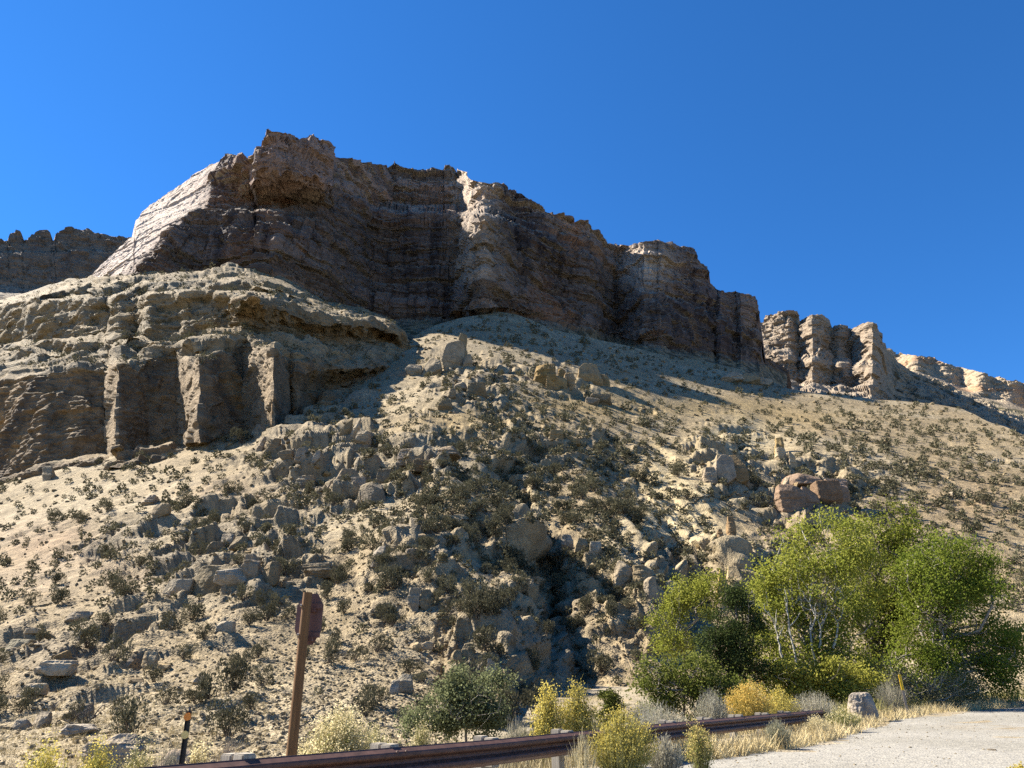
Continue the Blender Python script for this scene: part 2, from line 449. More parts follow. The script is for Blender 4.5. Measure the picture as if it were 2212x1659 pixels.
def c_left(P, N, U, V, d):
    z = P[..., 2] - 0.10 * P[..., 0]
    Z = np.stack([0 * z, 0 * z, z], -1)
    st = fbm(Z + .03 * P, 4.0, 4, 241)
    C = mix(np.broadcast_to(np.array([0.375, 0.315, 0.225]), P.shape), (0.43, 0.33, 0.19), sstep(-.05, .5, st))
    C = mix(C, (0.33, 0.30, 0.24), sstep(0.05, .5, -st))
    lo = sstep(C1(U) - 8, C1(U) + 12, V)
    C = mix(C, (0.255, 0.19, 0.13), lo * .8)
    vs = fbm(P * np.array([1, 1, .12]), 3.5, 4, 245)
    C = mix(C, (0.40, 0.27, 0.14), lo * sstep(.1, .5, fbm(P, 9, 3, 248)) * .8)
    C = mix(C, (0.13, 0.105, 0.085), lo * sstep(.0, .5, vs) * .7)
    pl = np.clip(-np.gradient(lplan(U), axis=1) / .35, 0, 1) * lo
    C = mix(C, (0.44, 0.355, 0.25), pl * .7)  # sun-facing sides of the pillars painted paler, as if lit
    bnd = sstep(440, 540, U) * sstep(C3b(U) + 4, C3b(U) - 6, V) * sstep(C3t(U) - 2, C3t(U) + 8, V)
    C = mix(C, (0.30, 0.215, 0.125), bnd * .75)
    flat = sstep(.55, .8, N[..., 2])
    C = mix(C, TAN, flat * .7)
    C = mix(C, BRUSH, flat * sstep(.18, .34, fbm(P, 1.6, 2, 251)) * .8)
    return C * (1 + 0.2 * blocks(P, (2.5, 2.5, 1.2), 255))[..., None]
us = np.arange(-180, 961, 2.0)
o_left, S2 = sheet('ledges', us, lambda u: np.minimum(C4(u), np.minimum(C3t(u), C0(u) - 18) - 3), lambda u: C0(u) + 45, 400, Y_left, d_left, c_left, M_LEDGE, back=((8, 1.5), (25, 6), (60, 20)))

# ------------------------------------------------------------------ far left ridge
fl_top = poly([(-260,520),(0,521),(18,519),(22,506),(34,501),(47,504),(52,520),(62,520),(70,508),(85,499),(104,499),(111,506),(113,519),(118,519),(120,505),(150,495),(190,494),(205,503),(225,506),(265,517),(330,515),(420,520)])
def d_far(seed, amp):
    def f(P, N, U, V):
        return amp * (3.0 * fbm(P * np.array([1, 1, .4]), 40, 4, seed, ridged=True) + 1.6 * blocks(P, (16, 16, 7), seed + 4) + .9 * blocks(P, (7, 7, 3), seed + 8) + .5 * blocks(P, (3, 3, 2), seed + 12))
    return f
def c_wall(P, N, U, V, d):
    z = P[..., 2]
    Z = np.stack([0 * z, 0 * z, z], -1)
    st = fbm(Z + .02 * P, 12, 4, 301)
    C = mix(np.broadcast_to(np.array([0.30, 0.235, 0.18]), P.shape), (0.36, 0.255, 0.17), sstep(-.1, .4, st))
    vs = fbm(P * np.array([1, 1, .1]), 12, 4, 305)
    C = mix(C, (0.16, 0.13, 0.125), sstep(0, .5, vs) * .6)
    C = mix(C, (0.40, 0.35, 0.27), sstep(.45, .75, N[..., 2]) * .7)
    return C * np.array([1.0, 1.03, 1.12]) * (1 + .15 * blocks(P, (8, 8, 3), 310))[..., None]
us = np.arange(-260, 421, 2.2)
sheet('ridge', us, fl_top, poly([(-260,720),(420,720)]), 100,
      lambda U, V: 470 + (U + 100) * .06 + (720 - V) * .12 + np.where(V < 545, 6, 0) + np.where(V > 620, -(V - 620) * 1.2, 0), d_far(320, 1.0), c_wall, M_FAR, back=((14, 1), (40, -4), (120, -40)))

# ------------------------------------------------------------------ right-hand buttresses
bt_top = poly([(1600,760),(1640,712),(1646,697),(1656,684),(1690,677),(1714,675),(1719,684),(1721,702),(1728,694),(1740,684),(1770,681),(1788,690),(1793,709),(1798,711),(1806,705),(1828,705),(1834,715),(1842,716),(1862,706),(1880,700),(1888,706),(1895,722),(1908,742),(1922,762),(1935,785),(1960,800),(1990,814),(2020,826),(2050,838),(2100,858),(2150,880),(2212,908),(2372,980)])
bt_bot = poly([(1600,830),(1640,800),(1700,838),(1760,850),(1830,850),(1900,862),(1960,872),(2060,890),(2150,925),(2212,950),(2372,1020)])
bt_plan = poly([(1600,516),(1640,501),(1703,482),(1712,484),(1722,490),(1728,489),(1756,470),(1770,473),(1790,484),(1797,486),(1815,476),(1832,480),(1840,481),(1882,450),(1892,458),(1912,496),(1930,515),(1960,530),(2060,520),(2372,455)])
def Y_bt(U, V):
    a, b = bt_top(U), bt_bot(U)
    f = (b - V) / (b - a)
    Y = bt_plan(U)
    wall = sstep(1935, 1900, U)
    Y = Y + wall * (18 * f + 14 * sstep(.40, .5, f)) + (1 - wall) * 140 * f
    return Y - np.where(f < .12, (.12 - f) * 180, 0)
def c_bt(P, N, U, V, d):
    C = c_wall(P, N, U, V, d)
    C = mix(C, (0.55, 0.475, 0.40), .6 + 0 * U)
    C = mix(C, (0.43, 0.375, 0.29), sstep(1900, 1940, U) * .6)
    C = mix(C, BRUSH, sstep(1890, 1940, U) * sstep(.1, .3, fbm(P, 9, 3, 333)) * .75)
    return C
us = np.arange(1600, 2373, 2.0)
sheet('buttresses', us, bt_top, lambda u: bt_bot(u) + 25, 140, Y_bt, d_far(340, 1.25), c_bt, M_FAR, back=((14, 1), (40, -6), (120, -60)))

# ------------------------------------------------------------------ distant reddish rim
rd_top = poly([(1880,760),(1925,752),(1935,764),(1975,768),(2010,776),(2050,790),(2100,801),(2150,815),(2180,822),(2212,828),(2400,850)])
rd_bot = poly([(1880,810),(2000,842),(2100,884),(2212,925),(2400,980)])
def Y_rd(U, V):
    a, b = rd_top(U), rd_bot(U)
    f = (b - V) / (b - a)
    Y = 1250 - (U - 1900) * .45
    zig = 13 * np.sin(U / 23.0) + 9 * np.sin(U / 11.0 + 1)
    return Y + zig * sstep(.25, .6, f) + 60 * f + 60 * sstep(.5, .2, f) * -1
def c_rd(P, N, U, V, d):
    z = P[..., 2]
    Z = np.stack([0 * z, 0 * z, z], -1)
    st = fbm(Z + .02 * P, 22, 3, 351)
    C = mix(np.broadcast_to(np.array([0.56, 0.47, 0.37]), P.shape), (0.56, 0.38, 0.26), sstep(0.1, .6, st + .3 * fbm(P, 60, 2, 352)))
    a, b = rd_top(U), rd_bot(U)
    f = (b - V) / (b - a)
    C = mix(C, (0.36, 0.32, 0.24), sstep(.45, .2, f))
    C = mix(C, (0.06, 0.07, 0.035), sstep(.05, .3, fbm(P, 14, 3, 356)) * sstep(.5, .25, f) * .85)
    return C
us = np.arange(1880, 2400, 2.2)
sheet('distant_rim', us, rd_top, rd_bot, 70, Y_rd, d_far(360, 1.6), c_rd, M_FAR, back=((30, 2), (90, 4), (220, -60)))

# ------------------------------------------------------------------ near hillside
tu = [-180, 100, 300, 520, 700, 850, 1000, 1150, 1300, 1500, 1700, 1900, 2100, 2400]
tv = [650, 700, 750, 800, 850, 900, 950, 1000, 1100, 1200, 1300, 1400, 1500, 1600, 1700, 1760]
tY = np.array([
 # 650  700  750  800  850  900  950 1000 1100 1200 1300 1400 1500 1600 1700
 [400, 350, 310, 275, 250, 228, 206, 185, 143, 98, 69, 50, 36, 26.5, 19, 15.5],
 [340, 300, 265, 235, 205, 182, 160, 139, 106, 79, 60, 46, 34.5, 26, 19, 15.5],
 [310, 275, 240, 208, 178, 155, 138, 123, 94, 72, 56, 43.5, 33, 25, 18.8, 15],
 [300, 262, 225, 192, 162, 141, 124, 107, 84, 67, 53.5, 42, 33, 25.5, 19, 15.5],
 [300, 260, 222, 190, 160, 136, 112, 96, 77, 63, 52.5, 42.5, 34, 26.5, 19.5, 16],
 [300, 255, 208, 168, 140, 120, 105, 93, 76, 63.5, 53, 44, 36, 27.5, 20, 16],
 [290, 238, 185, 150, 130, 114, 103, 94, 79, 67, 57, 48, 40, 30, 21, 16.5],
 [292, 245, 200, 165, 142, 125, 111, 100, 84, 71, 61, 53, 45, 33, 22.5, 17.5],
 [380, 318, 255, 198, 162, 139, 121, 108, 90, 76, 65, 57, 49, 37, 25, 19],
 [470, 400, 335, 258, 203, 167, 141, 122, 98, 82, 70, 60, 50, 38, 26, 20],
 [520, 450, 385, 310, 238, 188, 152, 130, 102, 86, 73, 61, 49, 38, 27, 21],
 [520, 470, 410, 345, 268, 200, 156, 132, 105, 88, 74, 61, 48, 38, 28, 22],
 [540, 490, 430, 370, 300, 220, 163, 137, 108, 90, 75, 61, 47, 38, 28, 22],
 [560, 510, 450, 390, 320, 230, 170, 142, 112, 92, 76, 61, 47, 38, 28, 22]])
gu = np.arange(-180, 2401, 10.0); gv = np.arange(650, 1761, 10.0)
_t = np.stack([np.interp(gu, tu, np.log(tY[:, k])) for k in range(len(tv))], 0)
_t = np.stack([np.interp(gv, tv, _t[:, j]) for j in range(len(gu))], 1)
_t = blur2(_t, (3.5, 7.0))
def bil(G, U, V):
    x = np.clip((U + 180) / 10, 0, len(gu) - 1.001); y = np.clip((V - 650) / 10, 0, len(gv) - 1.001)
    i = x.astype(int); j = y.astype(int); a = x - i; b = y - j
    return (G[j, i] * (1 - a) + G[j, i + 1] * a) * (1 - b) + (G[j + 1, i] * (1 - a) + G[j + 1, i + 1] * a) * b
def sdist(U, V, pts):
    """signed distance to a polyline (right of its downhill run positive) and position along it"""
    pts = np.array(pts, float)
    best = np.full(U.shape, 1e9); sg = np.zeros(U.shape); al = np.zeros(U.shape)
    seg = np.linalg.norm(np.diff(pts, axis=0), axis=1); cum = np.concatenate([[0], np.cumsum(seg)]); tot = cum[-1]
    for k in range(len(pts) - 1):
        a, b = pts[k], pts[k + 1]
        d = b - a
        t = np.clip(((U - a[0]) * d[0] + (V - a[1]) * d[1]) / (d @ d), 0, 1)
        dx, dy = U - (a[0] + t * d[0]), V - (a[1] + t * d[1])
        r = np.hypot(dx, dy)
        m = r < best
        best = np.where(m, r, best)
        sg = np.where(m, np.sign(dx * d[1] - dy * d[0]), sg)
        al = np.where(m, (cum[k] + t * seg[k]) / tot, al)
    return best * np.where(sg == 0, 1, sg), al
# (line, amplitude in log distance, width left, width right, taper start, taper end)
FEAT = [
 ([(830,925),(890,965),(960,1035),(1030,1110),(1075,1180)], -.12, 90, 52, .2, .3),     # crest of the knoll, dark side to the right
 ([(760,1120),(850,1165),(930,1195),(1000,1262),(1062,1312),(1088,1360),(1098,1430),(1096,1500),(1090,1570)], -.17, 150, 36, .25, .05),   # foreground spur above the gully
 ([(1040,1060),(1100,1100),(1140,1150),(1163,1215),(1172,1262)], -.085, 50, 24, .25, .25),   # ochre rib
 ([(1040,985),(1105,1060),(1160,1145),(1192,1235),(1200,1330),(1235,1420),(1265,1520)], 
  .14, 28, 38, .2, .0),   # main gully floor
 ([(1180,930),(1260,1020),(1335,1115),(1390,1200),(1432,1285),(1425,1350),(1390,1430)], -.07, 80, 34, .5, .1),   # rib between the gullies
 ([(1270,930),(1350,1020),(1420,1120),(1480,1220),(1500,1300),(1470,1400)], 
  .06, 34, 50, .25, .0),       # second gully
 ([(1480,900),(1560,985),(1600,1060),(1610,1120)], -.055, 70, 26, .3, .3),        # pale rib
 ([(1500,1170),(1560,1200),(1600,1240),(1635,1280)], -.06, 60, 22, .2, .2),
 ([(1600,900),(1680,960),(1720,1010)], .03, 40, 40, .3, .3),
 ([(1240,960),(1290,1010),(1340,1080),(1400,1160)], .03, 18, 22, .3, .3),
 ([(980,860),(1100,930),(1190,1010),(1250,1100)], .03, 25, 30, .3, .3),
 ([(80,1300),(250,1170),(380,1110)], .035, 40, 30, .3, .3),          # shallow washed scarp on the left slope
 ([(-60,1370),(120,1270),(300,1190)], -.02, 40, 30, .3, .3),
 ([(560,930),(640,960),(720,1000),(800,1060)], -.05, 60, 60, .2, .3),
 ([(330,1270),(450,1240),(560,1230),(700,1210),(760,1190)], -.04, 50, 50, .2, .2),
 ([(0,1500),(120,1410),(260,1330),(380,1290)], -.035, 45, 50, .2, .2),
]
def gully_field(U, V):
    t = np.zeros(U.shape)
    wob = 9 * fbm(np.stack([U, V, 0 * U], -1), 60, 3, 401) + 4 * fbm(np.stack([U, V, 0 * U], -1), 14, 2, 405)
    for pts, amp, wl, wr, ta, tb in FEAT:
        s, al = sdist(U, V, pts)
        s = s + wob
        w = np.where(s < 0, wl, wr)
        q = np.abs(s) / w
        prof = np.where(q < 3, np.exp(-q ** 1.25), 0)
        tap = sstep(0, ta + 1e-3, al) * sstep(0, tb + 1e-3, 1 - al) if tb > 0 else sstep(0, ta + 1e-3, al)
        t = t + amp * prof * tap
    return t
def Y_slope(U, V):
    return np.exp(bil(_t, U, V) + gully_field(U, V))
ROCKY = [(740,1000,140,80,1.0),(900,1180,80,60,.7),(480,1230,170,90,.8),(120,1420,160,80,.6),(1000,800,110,90,.6),(1220,800,110,60,.5),(1550,1000,70,70,.8),(1760,1050,100,60,.8),
         (1560,1240,90,60,.9),(1190,1350,130,130,.6),(1000,1420,90,120,.5),(1420,1280,60,90,.7),(640,930,90,50,.8),(1380,1000,60,60,.3),(860,1000,120,80,.6),(1700,830,120,25,.7),
         (1130,1180,60,90,.7),(820,1330,60,40,.3),(300,1340,90,50,.6),(1150,960,140,90,.35),(560,1130,140,60,.5),(250,1180,130,60,.35),(700,870,120,50,.4)]
def rocky(U, V):
    r = np.zeros(U.shape)
    for a, b, c, d, w in ROCKY:
        r = np.maximum(r, w * np.exp(-((U - a) / c) ** 2 - ((V - b) / d) ** 2))
    return r
def d_slope(P, N, U, V):
    r = rocky(U, V)
    d = 0.9 * fbm(P, 16, 4, 421) + 0.35 * fbm(P, 4, 4, 425)
    fade = sstep(1720, 1560, V)
    rills = fbm(np.stack([P[..., 0] * 1.0 + .15 * P[..., 1], P[..., 2] * .12, 0 * U], -1), 2.6, 3, 430, ridged=True)
    g = np.clip(-gully_field(U, V) * 12, -1, 1)
    cz = np.clip(sum(np.exp(-((U - a) / b_) ** 2 - ((V - c_) / e_) ** 2) for a, c_, b_, e_ in ((1430,1070,60,110),(1480,1160,70,90),(1590,1230,70,60),(1590,945,60,40),(1530,1020,55,60),(1150,1110,30,90),(1330,1240,70,90),(1180,1400,60,120))), 0, 1)
    d = d + rills * (0.35 * (0.4 + r) + 1.25 * cz)
    Q = np.stack([P[..., 0], P[..., 1], P[..., 2] - .25 * P[..., 0]], -1)
    m = sstep(.0, .45, r + .42 * fbm(P, 9, 3, 433))
    d = d + m * (1.2 * blocks(Q, (6, 6, 2.6), 437, .3) + .85 * blocks(Q, (2.8, 2.8, 1.3), 441, .3) + .5 * blocks(Q, (1.2, 1.2, .6), 445, .3) + .5 * fbm(P, 3.2, 3, 446, ridged=True))
    d = d + 0.10 * blocks(P, (.7, .7, .4), 449, .8) + .12 * fbm(P, .8, 3, 453)
    d = blur2(d, (1.1, .8)) * (1 - .35 * sstep(1150, 1350, V))
    return d * (.35 + .65 * np.clip(np.asarray(P[..., 1]) / 60, 0, 1.3)) * (.15 + .85 * fade)
def c_slope(P, N, U, V, d):
    r = rocky(U, V)
    n1 = fbm(P, 14, 4, 461); n2 = fbm(P, 4, 3, 465)
    C = mix(np.broadcast_to(TAN, P.shape), PALE, sstep(-.2, .45, n1 + .3 * n2))
    # dry grass flats, ochre wash, pink and cream earth where the photo's slope has them
    def blob(u, v, a, b): return np.exp(-((U - u) / a) ** 2 - ((V - v) / b) ** 2)
    och = blob(1000,915,140,28) + blob(1300,880,160,24) + blob(1560,880,160,20) + blob(1270,860,90,25) + .8 * blob(1750,900,160,22)
    C = mix(C, (0.47, 0.365, 0.19), np.clip(och, 0, 1) * .8)
    pk = .9 * blob(120,1170,150,50) + .8 * blob(280,1240,110,30) + .6 * blob(1690,1150,50,60) + .5 * blob(480,1080,120,40) + .4 * blob(2100,1080,140,60) + .6 * blob(60,1260,90,40)
    C = mix(C, (0.43, 0.305, 0.21), np.clip(pk, 0, 1) * .75)
    cr = blob(1590,940,60,40) + blob(1430,1070,60,110) + blob(1480,1160,70,90) + blob(1590,1230,70,60) + blob(1620,960,70,30) + .7 * blob(1150,1110,30,90) + .8 * blob(1530,1020,50,60)
    C = mix(C, (0.72, 0.63, 0.43), np.clip(cr, 0, 1) * .85)
    gy = .9 * blob(1190,1450,70,110) + .7 * blob(450,1250,160,80) + .6 * blob(740,1000,120,70)
    C = mix(C, (0.37, 0.345, 0.285), np.clip(gy, 0, 1) * .8)
    pal = blob(640,1500,220,120) + blob(950,1400,120,100) + .7 * blob(900,1100,120,60) + .6*blob(1250,760,150,60)
    C = mix(C, (0.54, 0.475, 0.35), np.clip(pal, 0, 1) * .6)
    stp = sstep(.72, .45, N[..., 2])
    C = mix(C, (0.375, 0.315, 0.225), stp * .55)
    m = sstep(.0, .45, r + .42 * fbm(P, 9, 3, 433))
    C = mix(C, mix(np.broadcast_to(GREY, P.shape), TAN, sstep(-.3, .4, n2)), m * .5)
    C = mix(C, (0.27, 0.225, 0.15), sstep(.05, .45, fbm(P, 7, 4, 468)) * .35)
    dry = sstep(.0, .4, fbm(P, 1.3, 3, 471)) * (1 - m)
    C = mix(C, (0.26, 0.21, 0.12), dry * .32)
    return C * (1 + .16 * blocks(P, (1.0, 1.0, .6), 475))[..., None]
slope_top = poly([(-180,1080),(0,1048),(100,1008),(180,990),(300,983),(400,966),(520,945),(560,940),(600,928),(640,908),(680,888),(740,850),(790,820),(830,803),(860,775),(900,722),(940,700),(985,690),(1030,682),(1075,675),(1120,683),
 (1200,712),(1290,734),(1400,760),(1500,778),(1600,800),(1650,818),(1700,838),(1760,850),(1830,852),(1900,862),(1960,866),(2020,872),(2080,884),(2120,905),(2160,918),(2212,940),(2400,990)])
us = np.arange(-180, 2401, 2.1)
o_slope, S3 = sheet('hillside', us, slope_top, lambda u: 1790 + 0 * u, 480, Y_slope, d_slope, c_slope, M_SLOPE, back=((2, -.3), (8, -2), (30, -12)))
# ================================================================== valley floor and road
RP0 = np.array([-0.16, 11.1]); RT = np.array([0.571, 0.821]); RN = np.array([0.821, -0.571])
def zroad(Y): return np.interp(Y, [-50, 10, 17, 25, 29, 36, 60, 90, 400], [0, 0, .22, .32, .45, .66, 2.15, 4.2, 9])
def zground(X, Y):
    X = np.asarray(X, float); Y = np.asarray(Y, float)
    s = (X - RP0[0]) * RN[0] + (Y - RP0[1]) * RN[1]
    low = np.interp(Y, [0, 20, 30, 42, 60], [-.75, -.75, -.55, .35, 1.4])
    t = sstep(-.5, -4.5, s)
    t = np.where(Y > 26, t * sstep(44, 26, Y), t)
    return zroad(Y) * (1 - t) + np.minimum(low, zroad(Y)) * t
xs = np.concatenate([np.linspace(-900, -40, 20), np.linspace(-38, 60, 190), np.linspace(64, 1500, 24)])
ys = np.concatenate([np.linspace(-300, -8, 10), np.linspace(-6, 80, 200), np.linspace(84, 420, 12)])
GX, GY = np.meshgrid(xs, ys)
GZ = zground(GX, GY)
near_m = (GY > -6) & (GY < 80) & (np.abs(GX) < 60)
GP = np.stack([GX, GY, GZ], -1)
GP[..., 2] += np.where(near_m, .05 * fbm(GP, 2.2, 4, 501) + .02 * fbm(GP, .5, 2, 502), 0)
far = GY > 80
GP[..., 2] = np.where(far, np.minimum(GP[..., 2], 4.2) - 3, GP[..., 2])
Cg = mix(np.broadcast_to(np.array([.24, .195, .125]), GP.shape), (.28, .24, .17), sstep(-.2, .4, fbm(GP, 3, 4, 505)))
Cg = mix(Cg, (.25, .195, .10), sstep(.1, .4, fbm(GP, 1.1, 3, 508)) * .5)
M_GROUND = rock_mat('verge_dirt', .5, .07, .5, contrast=.5, pebble=.06)
tag(obj('ground', mesh_from('ground', GP.reshape(-1, 3), grid_faces(*GX.shape), Cg.reshape(-1, 3), M_GROUND, smooth=True)), kind='structure')

def on_ground(u, v):
    """where the sight line of a photo point meets the valley floor"""
    Y = np.linspace(4, 110, 4000)
    P = proj(u, v, Y)
    k = np.argmax(P[:, 2] < zground(P[:, 0], P[:, 1]) + 1e-6) if (P[:, 2] < zground(P[:, 0], P[:, 1])).any() else -1
    return P[k]
edge = np.array([on_ground(u, v)[:2] for u, v in [(1330,1659),(1450,1650),(1560,1637),(1700,1620),(1800,1601),(1860,1579),(1960,1553),(2060,1540),(2140,1533),(2212,1527)]])
edge = np.vstack([[edge[0] - (edge[1] - edge[0]) * 4], edge, [edge[-1] + (edge[-1] - edge[-2]) * 2]])
# the road: rows run from the weedy edge out to the far side behind the camera
tt = np.linspace(0, 1, 150)
seg = np.concatenate([[0], np.cumsum(np.linalg.norm(np.diff(edge, axis=0), axis=1))]); seg /= seg[-1]
ex = np.interp(tt, seg, edge[:, 0]); ey = np.interp(tt, seg, edge[:, 1])
wob = .22 * vnoise(np.stack([ex, ey, 0 * ex], -1) / 1.3, 511) + .10 * vnoise(np.stack([ex, ey, 0 * ex], -1) / .4, 512)
ww = np.linspace(0, 1, 60) ** 1.4 * 15
RXg = ex[:, None] + RN[0] * (ww[None, :] + wob[:, None]); RYg = ey[:, None] + RN[1] * (ww[None, :] + wob[:, None])
RP = np.stack([RXg, RYg, zground(RXg, RYg)], -1)
RP[..., 2] += .012 + .02 * sstep(0, 1.2, ww)[None, :] + .012 * fbm(RP, 1.4, 3, 515)
Cr = mix(np.broadcast_to(np.array([.215, .203, .172]), RP.shape), (.25, .237, .205), sstep(-.3, .3, fbm(RP, 4, 3, 517)))
worn = np.exp(-(((RXg - 15.5) / 2.2) ** 2 + ((RYg - 24) / 1.3) ** 2))
Cr = mix(Cr, (.20, .155, .09), 1.0 * worn * sstep(-.1, .3, fbm(RP, .5, 3, 519)))
M_ROAD = rock_mat('gravel_road', .25, .035, .45, contrast=.35, pebble=.045)
tag(obj('road', mesh_from('road', RP.reshape(-1, 3), grid_faces(*RXg.shape), Cr.reshape(-1, 3), M_ROAD, smooth=True)), kind='structure')
ux = np.linspace(26, 80, 60); uy = np.linspace(50, 68, 24)
UX, UY = np.meshgrid(ux, uy)
UY2 = UY + (UX - 26) * .10
UP = np.stack([UX, UY2, zground(UX, UY2) + .06 + .01 * fbm(np.stack([UX, UY2, 0 * UX], -1), 1, 2, 520)], -1)
tag(obj('road_bend', mesh_from('road_bend', UP.reshape(-1, 3), grid_faces(*UX.shape), np.broadcast_to(np.array([.22, .208, .178]), UP.shape).reshape(-1, 3), M_ROAD, smooth=True)), kind='structure')
# ================================================================== rocks
import bmesh
_ico = {}
def ico(sub):
    if sub not in _ico:
        bm = bmesh.new(); bmesh.ops.create_icosphere(bm, subdivisions=sub, radius=1)
        bm.verts.ensure_lookup_table()
        _ico[sub] = (np.array([v.co[:] for v in bm.verts], np.float64), np.array([[v.index for v in f.verts] for f in bm.faces], np.int32)); bm.free()
    return _ico[sub]
def rock_shape(seed, sub=4, planes=16, sharp=22, size=(1, 1, 1), beds=.05, rough=.05, taper=0.0, bed_h=.22, tilt=0.0):
    """fractured block: a rounded intersection of joint planes, grooved along its beds; base at z about -0.5*height"""
    rng = np.random.default_rng(seed)
    D, F = ico(sub)
    n = rng.normal(size=(planes, 3)); n[: planes // 2] *= rng.choice([1, .25], size=(planes // 2, 3)); n /= np.linalg.norm(n, axis=1, keepdims=True)
    n = np.vstack([n, [[0, 0, 1], [0, 0, -1], [1, 0, 0], [-1, 0, 0], [0, 1, 0], [0, -1, 0]]])
    d = np.concatenate([rng.uniform(.72, 1.12, planes), rng.uniform(.8, 1.0, 6)])
    q = np.maximum(D @ n.T, 1e-6) / d
    r = (q ** sharp).sum(1) ** (-1 / sharp)
    V = D * r[:, None]
    V = V * np.array(size)
    if taper: V[:, :2] *= (1 - taper * (V[:, 2:3] / size[2] + 1) / 2)
    s = max(size)
    o = rng.uniform(-50, 50, 3)
    k = rough * s * (fbm(V + o, s * .6, 4, seed) + .5 * fbm(V + o, s * .18, 3, seed + 3, ridged=True))
    N = V / np.linalg.norm(V, axis=1, keepdims=True)
    zb = V[:, 2] + tilt * V[:, 0]
    bedn = _h(np.floor((zb + .04 * s * vnoise(V / (s * .5), seed)) / (bed_h * size[2]) + 500).astype(np.int64), np.zeros(len(V), np.int64), np.zeros(len(V), np.int64), seed) * 2 - 1
    Nh = N * np.array([1, 1, .25])
    V = V + N * k[:, None] + Nh * (beds * s * bedn)[:, None]
    return V, F
def rock_col(V, seed, base, alt, amt=.6):
    s = np.abs(V).max()
    c = mix(np.broadcast_to(np.array(base), V.shape), alt, sstep(-.2, .5, fbm(V + seed, s * .7, 4, seed)) * amt)
    return c * ALB * np.array([1.06, 1.0, .92]) * (1 + .12 * fbm(V + seed, s * .15, 3, seed + 5))[:, None]
def boulder_mat(name, s1, s2, bump):
    m = rock_mat(name, s1, s2, bump, contrast=.5)
    n, L = m.node_tree.nodes, m.node_tree.links
    b = [k for k in n if k.type == 'BSDF_PRINCIPLED'][0]
    src = b.inputs['Base Color'].links[0].from_socket
    oi = n.new('ShaderNodeObjectInfo'); hs = n.new('ShaderNodeHueSaturation')
    mr = n.new('ShaderNodeMapRange'); mr.inputs[3].default_value = .78; mr.inputs[4].default_value = 1.18
    ms = n.new('ShaderNodeMapRange'); ms.inputs[3].default_value = 1.15; ms.inputs[4].default_value = .75
    L.new(oi.outputs['Random'], mr.inputs[0]); L.new(oi.outputs['Random'], ms.inputs[0])
    L.new(mr.outputs[0], hs.inputs['Value']); L.new(ms.outputs[0], hs.inputs['Saturation'])
    L.new(src, hs.inputs['Color']); L.new(hs.outputs[0], b.inputs['Base Color'])
    return m
M_BOULDER = boulder_mat('weathered_boulder', .5, .09, .5)
M_OUTCROP = boulder_mat('outcrop_rock', 1.2, .22, .6)

def surf(S, u, v):
    """point and normal of a terrain sheet at a measured photo point"""
    us_ = S['us']; j = int(np.clip(round((u - us_[0]) / (us_[1] - us_[0])), 0, len(us_) - 1))
    i = int(np.argmin(np.abs(S['V'][:, j] - v)))
    return S['P'][i, j], S['N'][i, j]
def mpp(P):
    return unproj(P)[2] / 1600.0
GREYS = (GREY, (.40, .36, .29)); TANS = ((.43, .36, .25), (.36, .32, .26)); CREAMS = ((.56, .49, .36), (.48, .42, .32)); PINKS = ((.38, .29, .235), (.31, .25, .215)); OCHRES = ((.44, .35, .21), (.33, .29, .23)); DARKS = ((.27, .245, .205), (.34, .31, .25))

# big outcrops: each is one rock mass made of fused, jointed lumps (du, dv, w, h in photo units; depth factor; taper; lean)
def outcrop(name, label, cat, u, v, lumps, cols, seed, group=None, S=None, beds=.05, sub=5, sink=.42, flatten=1.0):
    S = S or S3
    P0, N0 = surf(S, u, v)
    root = None
    if len(lumps) > 1:
        root = bpy.data.objects.new(name, None); COL.objects.link(root)
        root.location = tuple(P0); root.empty_display_size = .3
    for q, (du, dv, w, h, df, tp, ln) in enumerate(lumps):
        P, N = surf(S, u + du, v + dv)
        k = mpp(P)
        hx, hz = w * k / 2, h * k / 2
        V, F = rock_shape(seed + 7 * q, sub, 11, 40, (hx, max(hx, hz * .5) * df, hz), beds * .8, .035, tp, bed_h=.16 + .1 * ((seed + q) % 3))
        V[:, 0] += ln * (V[:, 2] + hz) * 1.0
        a = (seed * 13 + q * 29) % 360
        V[:, 1] += (V[:, 0]) * .25 * math.sin(a)
        V = V + np.array([0, max(hx, hz * .5) * df * .35, hz * (1 - sink)]) + (P - P0)
        V0 = V.mean(0); V = V - V0
        me = mesh_from('block' if root else name, V, F, rock_col(V, seed + q, *cols), M_OUTCROP)
        o = obj('block' if root else name, me, parent=root, loc=tuple(V0 if root else V0 + P0))
    LAND.append((u, v, label))
    return tag(root or o, label, cat, group)
OC = outcrop
LAND = []
#                                                        u    v     lumps (du dv w h depth taper lean)
OC('rock_pinnacle', 'leaning pale rock tower standing alone below the shaded cliff', 'rock pinnacle', 975, 795, [(0,0,62,86,.8,.35,.12),(14,-8,34,118,.7,.4,.05),(-45,8,56,52,.8,.4,.1),(-82,14,44,34,.8,.3,.1),(36,0,26,40,.8,.3,0)], ((.41,.36,.27),(.34,.31,.25)), 1001)
OC('rock_outcrop', 'broken layered ochre outcrop left of the rounded boulder on the upper slope', 'rock outcrop', 1190, 840, [(-18,-8,62,62,.9,.3,.1),(14,0,56,42,.9,.15,0),(38,2,32,44,.9,.2,0),(24,-30,22,26,.9,.2,0)], OCHRES, 1021)
OC('rock_outcrop', 'big rounded ochre boulder leaning right of the layered outcrop', 'rock outcrop', 1278, 828, [(0,0,64,60,.9,.3,-.1),(26,4,38,40,.9,.4,-.1)], ((.45,.355,.21),(.36,.31,.235)), 1031)
